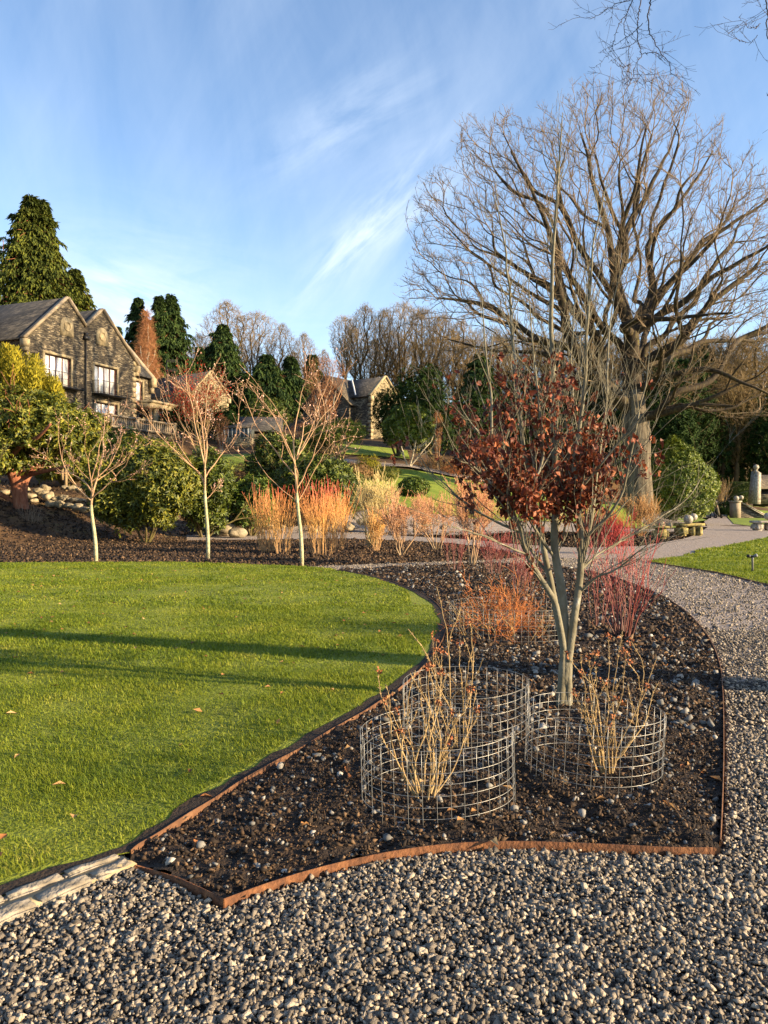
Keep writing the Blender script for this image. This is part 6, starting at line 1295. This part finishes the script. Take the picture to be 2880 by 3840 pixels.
L3 = [(1310, 1975, .7, 'grey boulder behind the amber dogwood'), (1375, 1955, .8, 'brown upright boulder behind the straw-coloured shrub'), (1425, 1960, 1.0, 'large tan boulder just left of the tan twiggy shrub'), (1600, 1965, .5, 'pale flat boulder behind the small tan shrub'), (1660, 1978, .4, 'small grey boulder right of the short wooden post'), (1180, 1990, .6, 'low boulder hidden among the amber stems'), (1240, 1990, .5, 'small boulder right of the amber dogwood foot')]
for i, (px, py, w, lab) in enumerate(L3): boulder(px, py, 34.5, w, lab, i + 1, grpR, .85)
def post(px, topy, boty, d, w, label):
    zb = ztop(boty, d); zt = ztop(topy, d); x = (px - 1440) / F * d; e = MB(); e.box((0, 0, (zt - zb) / 2), (w, w, zt - zb)); e.box((0, 0, zt - zb + .01), (w * .7, w * .7, .03)); o = e.build('wooden_post', MT['wood'], label=label, cat='post'); o.location = (x, d, zb)
post(247, 1752, 1842, 33.5, .11, 'taller weathered wooden post behind the boulders at left'); post(234, 1757, 1800, 34.2, .09, 'shorter pale post touching the taller weathered one'); post(1553, 1956, 1998, 33.5, .10, 'short square wooden post beyond the second gravel path')
def stoneball(px, cy, d, dia, label, grp):
    m = MB(); A = np.linspace(-math.pi / 2 + .03, math.pi / 2 - .03, 18); m.lathe([(dia / 2 * math.cos(a), dia / 2 * math.sin(a)) for a in A], (0, 0, 0), 26); o = m.build('stone_ball', MT['ballstone'], smooth=True, label=label, cat='stone ball', group=grp); p = P(px, cy, d); o.location = tuple(p)
def plinth(px, toppy, botpy, w, dp, rz, label, mat='mossrock', piers=True, name='stone_plinth', d=None):
    if d is None: b = G(px, botpy); d = b[1]
    else: b = np.array((P(px, 0, d)[0], d, ztop(botpy, d)))
    h = (botpy - toppy) / F * d; e = empty(name, b, rz, label=label, cat='plinth', group='low stone plinths'); rng = np.random.default_rng(int(px)); m = MB()
    if piers:
        rough_block(m, (-w * .3, dp / 2, h * .38), (w * .36, dp, h * .80), 0, rng, 2, .015); m.build('block', MT[mat], e)
        m = MB(); rough_block(m, (w * .12, dp / 2 + .05, h * .36), (w * .14, dp * .8, h * .74), 0, rng, 2, .02); rough_block(m, (w * .36, dp / 2, h * .38), (w * .18, dp * .9, h * .78), 0, rng, 2, .02); m.build('support_stone', MT[mat], e)
        m = MB(); rough_block(m, (0, dp / 2, h * .88), (w, dp * 1.12, h * .22), 0, rng, 3, .012); m.build('cap', MT[mat], e)
    else:
        rough_block(m, (0, dp / 2, h * .42), (w * .9, dp, h * .86), 0, rng, 2, .015); m.build('block', MT[mat], e)
        m = MB(); rough_block(m, (0, dp / 2, h * .93), (w, dp * 1.1, h * .14), 0, rng, 2, .01); m.build('cap', MT[mat], e)
plinth(2598, 1962, 2010, 1.18, .55, R(14), 'long mossy plinth carrying two stone balls left of the path')
plinth(2483, 1974, 2022, .60, .5, R(-8), 'square mossy plinth without a ball, left of the long plinth', piers=False)
plinth(2880, 1953, 1990, 1.25, .6, R(0), 'pale plinth with a stone ball at the right picture edge', 'ballstone')
gb = 'stone balls on plinths and walls'
stoneball(2581, 1948, 31.9, .385, 'nearer of the two stone balls on the long mossy plinth', gb); stoneball(2601, 1939, 32.3, .31, 'farther, smaller stone ball on the long mossy plinth', gb)
stoneball(2879, 1936, 37.5, .36, 'stone ball cut by the right picture edge', gb); stoneball(2761, 1869, 62, .42, 'left stone ball at the top of the sloping coping', gb); stoneball(2779, 1866, 62.4, .38, 'right stone ball at the top of the sloping coping', gb)
for i, (px, py, w, lab) in enumerate(((2440, 1968, .45, 'rough upright stone left of the square plinth'), (2478, 1964, .45, 'rough stone standing behind the square plinth'), (2425, 1960, .35, 'mossy stone farthest left behind the plinths'), (2510, 1972, .4, 'low stone between the two mossy plinths'))): boulder(px, py, 36.5, w, lab, i, 'rough stones behind the plinths', 1.1)
def right_structures():
    d = 61; b = np.array(P(2762, 1915, d)); b[2] = Hs(b[0], b[1]) - .05
    e = empty('step_wall', b, R(-6), label='low stone pier and sloping coped wall beside the upper right lawn', cat='wall'); zt = ztop(1882, d) - b[2]
    m = MB(); m.box((0, .3, zt / 2), (.56, .9, zt)); m.build('pier', MT['coping'], e); m = MB(); m.box((0, .3, zt + .04), (.7, 1.05, .09)); m.build('pier_cap', MT['ballstone'], e)
    m = MB(); V = [(.28, .1, 0), (2.3, .1, 0), (2.3, .1, .15), (.28, .1, zt - .03)]; V2 = [(x, .45, z) for x, _, z in V]; m.add(V + V2, [(0, 1, 2, 3), (7, 6, 5, 4), (3, 2, 6, 7), (1, 5, 6, 2)]); m.build('sloping_wall', MT['rubble'], e)
    for yy in (.05, .75): m = MB(); a = np.array((.2, yy, zt - .0)); c = np.array((2.45, yy, .16)); s = np.array((0, .11, 0)); u = np.array((0, 0, .08)); m.add([a - s, a + s, a + s + u, a - s + u, c - s, c + s, c + s + u, c - s + u], [(0, 1, 2, 3), (7, 6, 5, 4), (0, 4, 5, 1), (1, 5, 6, 2), (2, 6, 7, 3), (3, 7, 4, 0)]); m.build('coping', MT['ballstone'], e)
    d = 66; b = np.array(P(2860, 1890, d)); b[2] = ztop(1890, d) ; e = empty('stone_shelter', (b[0], b[1], b[2]), R(10), label='slate-roofed stone shelter with a ball finial cut by the right picture edge', cat='shelter')
    # end buttress with finial at left
    sx = lambda p: (p - 2860) / F * d; sz = lambda p: (1890 - p) / F * d
    m = MB(); m.prism([(sx(2810), 0), (sx(2836), 0), (sx(2838), sz(1775)), (sx(2825), sz(1768))], 'y', -.5, .4); m.build('end_buttress', MT['ballstone'], e)
    m = MB(); m.lathe([(.22, 0), (.26, .06), (.10, .16), (.10, .24), (.20, .32), (.25, .46), (.18, .62), (.05, .68)], (sx(2831), -.05, sz(1772)), 14); m.build('finial', MT['ballstone'], e, smooth=True)
    m = MB(); m.add([(sx(2838), -.35, sz(1835)), (2.6, -.35, sz(1835)), (2.6, .5, sz(1786)), (sx(2838), .5, sz(1786)), (sx(2838), -.35, sz(1830)), (2.6, -.35, sz(1830)), (2.6, .5, sz(1780)), (sx(2838), .5, sz(1780))], [(0, 3, 2, 1), (4, 5, 6, 7), (0, 1, 5, 4), (2, 3, 7, 6)]); m.build('roof', MT['slatel'], e)
    m = MB(); m.box(((sx(2838) + 2.6) / 2, .05, sz(1890) + (sz(1853) - sz(1890)) / 2), (2.6 - sx(2838), .5, sz(1853))); m.build('wall', MT['rubblel'], e); m = MB(); m.box(((sx(2838) + 2.6) / 2, .55, sz(1862)), (2.6 - sx(2838), .1, 1.7)); m.build('back_wall', MT['iron'], e)
    # dark low dry-stone wall behind the walker
    b = on(2700, 72); e = empty('dry_stone_wall', (b[0], b[1], ztop(1890, 72)), 0, label='dark low dry-stone wall with pale cap stones behind the walker', cat='wall'); m = MB(); m.box((0, .2, .25), (2.4, .4, .95)); m.build('wall', MT['rubble'], e)
    m = MB(); rng = np.random.default_rng(3)
    for x in np.linspace(-1.1, 1.1, 9): rough_block(m, (x, .2, .78), (.2, .3, .12), rng.normal(0, .1), rng, 1, .02)
    m.build('cap_stones', MT['rock'], e)
right_structures()
def hedge():
    rng = np.random.default_rng(700); d = 72; b = np.array(P(2782, 1880, d)); b[2] = ztop(1880, d); e = empty('hedge', b, label='clipped green and russet hedge left of the stone shelter', cat='hedge'); mb = MB(); n = 5200; w, h, dp = 2.1, 1.75, 1.2
    p = rng.uniform(-1, 1, (n, 3)); ax = rng.integers(0, 3, n); p[np.arange(n), ax] = np.sign(p[np.arange(n), ax]); r = p * np.array((w / 2, dp / 2, h / 2)) * (1 + .06 * vnoise(p * 3, 1, 2))[:, None] * (1 - .1 * rng.random((n, 1)))
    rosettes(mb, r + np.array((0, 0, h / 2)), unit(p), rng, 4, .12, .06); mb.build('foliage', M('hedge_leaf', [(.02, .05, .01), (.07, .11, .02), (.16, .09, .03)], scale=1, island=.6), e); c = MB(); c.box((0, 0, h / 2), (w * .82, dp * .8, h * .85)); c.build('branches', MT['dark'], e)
hedge()
stemshrub('', on(2705, 70) , 2.6, 'upright orange-brown grassy clump left of the hedge', MT['twigpale'], 701, 26, .35, 1, r=.016, name='grass_clump', minr=.012)
bush(at(2725, 66), 2.2, 1.3, 1.8, 'dark low bush in front of the dry-stone wall', MT['dark'], 702, 900, .16, .07, 5, name='low_bush', nst=3, stemr=.02)
def spotlight(px, py, h, label, twin=True):
    b = G(px, py); e = empty('garden_spotlight', b, label=label, cat='garden light', group='garden spotlights'); m = MB(); s = h / .36
    m.tube([(0, 0, -.02), (0, 0, .26 * s), (0, 0, .29 * s)], [.020 * s, .019 * s, .022 * s], 10); m.build('post', M('steel_post', [(.10, .10, .10), (.2, .19, .17)], rough=.4), e, smooth=True)
    for k, (sx_, a) in enumerate(((-.045, R(60)), (.03, R(-20)))):
        hd = MB(); dv = np.array((math.sin(a) * -1, -.35, math.cos(a) * .25)); dv = unit(dv); c = np.array((sx_ * s, 0, .31 * s)); hd.tube([c - dv * .05 * s, c + dv * .03 * s, c + dv * .06 * s], [.022 * s, .030 * s, .032 * s], 12); hd.build('lamp_head', MT['iron'] if k == 0 else M('grey_metal', [(.12, .12, .12), (.2, .2, .19)], rough=.4), e, smooth=True)
spotlight(2822, 2148, .40, 'twin-headed garden spotlight on a short post in the sunny right lawn'); 
def spot2(): 
    b = P(2743, 1921, 70); e = empty('garden_spotlight', (b[0], b[1], Hs(b[0], b[1])), label='small distant garden spotlight at the edge of the upper right lawn', cat='garden light', group='garden spotlights'); m = MB(); m.tube([(0, 0, 0), (0, 0, .3)], .03, 8); m.build('post', MT['iron'], e); m = MB(); m.tube([(0, .05, .33), (0, -.08, .37)], [.06, .07], 10); m.build('lamp_head', MT['white'], e)
spot2()

# ---------------------------------------------------------------- walker with trolley
def skin(name, verts, edges, rad, mat, parent=None, lev=2, root=0, **kw):
    me = bpy.data.meshes.new(name); me.from_pydata(verts, edges, []); o = bpy.data.objects.new(name, me); COL.objects.link(o)
    if parent: o.parent = parent
    m = o.modifiers.new('skin', 'SKIN'); m.use_smooth_shade = True; sv = me.skin_vertices[0].data
    for i, r in enumerate(rad): sv[i].radius = (r, r) if not isinstance(r, tuple) else r
    for i in range(len(verts)): sv[i].use_root = (i == root)
    s = o.modifiers.new('sub', 'SUBSURF'); s.levels = lev; s.render_levels = lev; me.materials.append(mat); return tagp(o, **kw)
def walker():
    d = 61; b = np.array(P(2673, 1941, d)); b[2] = Hs(b[0], b[1]); rz = R(12)
    skinm = M('skin', [(.45, .25, .17), (.5, .3, .2)]); coat = M('olive_coat', [(.05, .045, .025), (.09, .08, .04)]); trou = M('dark_trousers', [(.02, .02, .025), (.035, .035, .04)]); hair = M('hair', [(.03, .02, .012), (.05, .035, .02)])
    e = empty('person', b, rz, label='walker in an olive jacket and dark trousers seen from behind on the far path', cat='person')
    V = [(0, 0, .95), (0, .01, 1.15), (0, .02, 1.38), (0, .02, 1.50), (0, .04, 1.62), (0, .05, 1.70), (-.19, .02, 1.42), (-.25, -.02, 1.15), (-.24, .10, .92), (.19, .02, 1.42), (.27, -.06, 1.15), (.30, -.14, .95),
         (-.10, .0, .90), (-.11, .10, .50), (-.11, .18, .09), (-.11, .32, .05), (.10, .0, .90), (.11, .02, .50), (.11, -.22, .12), (.11, -.12, .05)]
    E = [(0, 1), (1, 2), (2, 3), (3, 4), (4, 5), (2, 6), (6, 7), (7, 8), (2, 9), (9, 10), (10, 11), (0, 12), (12, 13), (13, 14), (14, 15), (0, 16), (16, 17), (17, 18), (18, 19)]
    Rr = [(.15, .12), (.13, .11), (.15, .12), .055, .095, .07, .07, .045, .032, .07, .045, .032, .09, .06, .042, .035, .09, .06, .042, .035]
    for hx, hy, hz in ((-.24, .10, .92), (.30, -.14, .95)):
        w = 8 if hx < 0 else 11; n = len(V); V.append((hx, hy + .02, hz - .06)); E.append((w, n)); Rr.append((.030, .018))
        for k in range(4): V += [(hx + (k - 1.5) * .019, hy + .03, hz - .115), (hx + (k - 1.5) * .018, hy + .05, hz - .150 - (.012 if k in (1, 2) else 0))]; E += [(n, len(V) - 2), (len(V) - 2, len(V) - 1)]; Rr += [.009, .007]
        V += [(hx + .035, hy + .05, hz - .07)]; E += [(n, len(V) - 1)]; Rr += [.009]
    skin('body', V, E, Rr, skinm, e, 1)
    skin('jacket', [(0, 0, .86), (0, .01, 1.10), (0, .02, 1.36), (0, .02, 1.45), (-.19, .02, 1.42), (-.25, -.02, 1.15), (-.24, .08, .97), (.19, .02, 1.42), (.27, -.06, 1.15), (.30, -.12, .99)], [(0, 1), (1, 2), (2, 3), (2, 4), (4, 5), (5, 6), (2, 7), (7, 8), (8, 9)], [(.19, .15), (.17, .14), (.19, .15), .08, .09, .07, .055, .09, .07, .055], coat, e, 1)
    skin('trousers', [(0, 0, .92), (-.10, .0, .86), (-.11, .10, .50), (-.11, .18, .12), (.10, .0, .86), (.11, .02, .50), (.11, -.20, .15)], [(0, 1), (1, 2), (2, 3), (0, 4), (4, 5), (5, 6)], [(.15, .13), .11, .08, .065, .11, .08, .065], trou, e, 1)
    skin('hair', [(0, .03, 1.70), (0, -.01, 1.66), (0, -.03, 1.60)], [(0, 1), (1, 2)], [.10, .105, .08], hair, e, 1)
    for x, y, z in ((-.11, .24, .05), (.11, -.15, .08)): m = MB(); m.box((x, y, z), (.10, .28, .10)); m.build('shoe', trou, e)
    t = empty('trolley', (b[0] + .42, b[1] - .10, b[2]), rz, label='two-wheeled trolley with a tall bag pulled beside the walker', cat='trolley')
    m = MB(); m.tube([(-.05, .35, .95), (0, .15, .60), (.02, 0, .16)], .015, 6); m.tube([(-.24, 0, .16), (.24, 0, .16)], .014, 6); m.build('frame', MT['iron'], t)
    m = MB(); m.tube([(.0, .0, .22), (-.02, .12, .6), (-.03, .22, 1.0)], [.11, .13, .12], 12); m.build('bag', M('bag_fabric', [(.05, .045, .03), (.12, .10, .06)]), t, smooth=True)
    for x in (-.24, .24): m = MB(); m.tube([(x - .025, 0, .16), (x + .025, 0, .16)], .16, 20); w = m.build('wheel', MT['iron'], t); m = MB(); m.tube([(x - .028, 0, .16), (x + .028, 0, .16)], .05, 12); m.build('hub', MT['white'], w)
walker()

# ---------------------------------------------------------------- trees beyond the right border that throw the long shadows
sh = []
for i, (x, y, h, k) in enumerate(sh):
    o = copy_tree(PR[k]); o.location = (x, y, 0); s = h / 18; o.scale = (s, s, s); o.rotation_euler = (0, 0, i * 1.9)
    tagp(o, ['tree beyond the right border nearest the forecourt', 'tree beyond the right border beside the bed', 'tree beyond the right border by the pointed lawn', 'tree farther beyond the right border', 'tree far beyond the right border past the pointed lawn', 'tree beyond the right border behind the viewer', 'tree beyond the right border level with the plinths'][i], 'tree', 'trees beyond the right border')
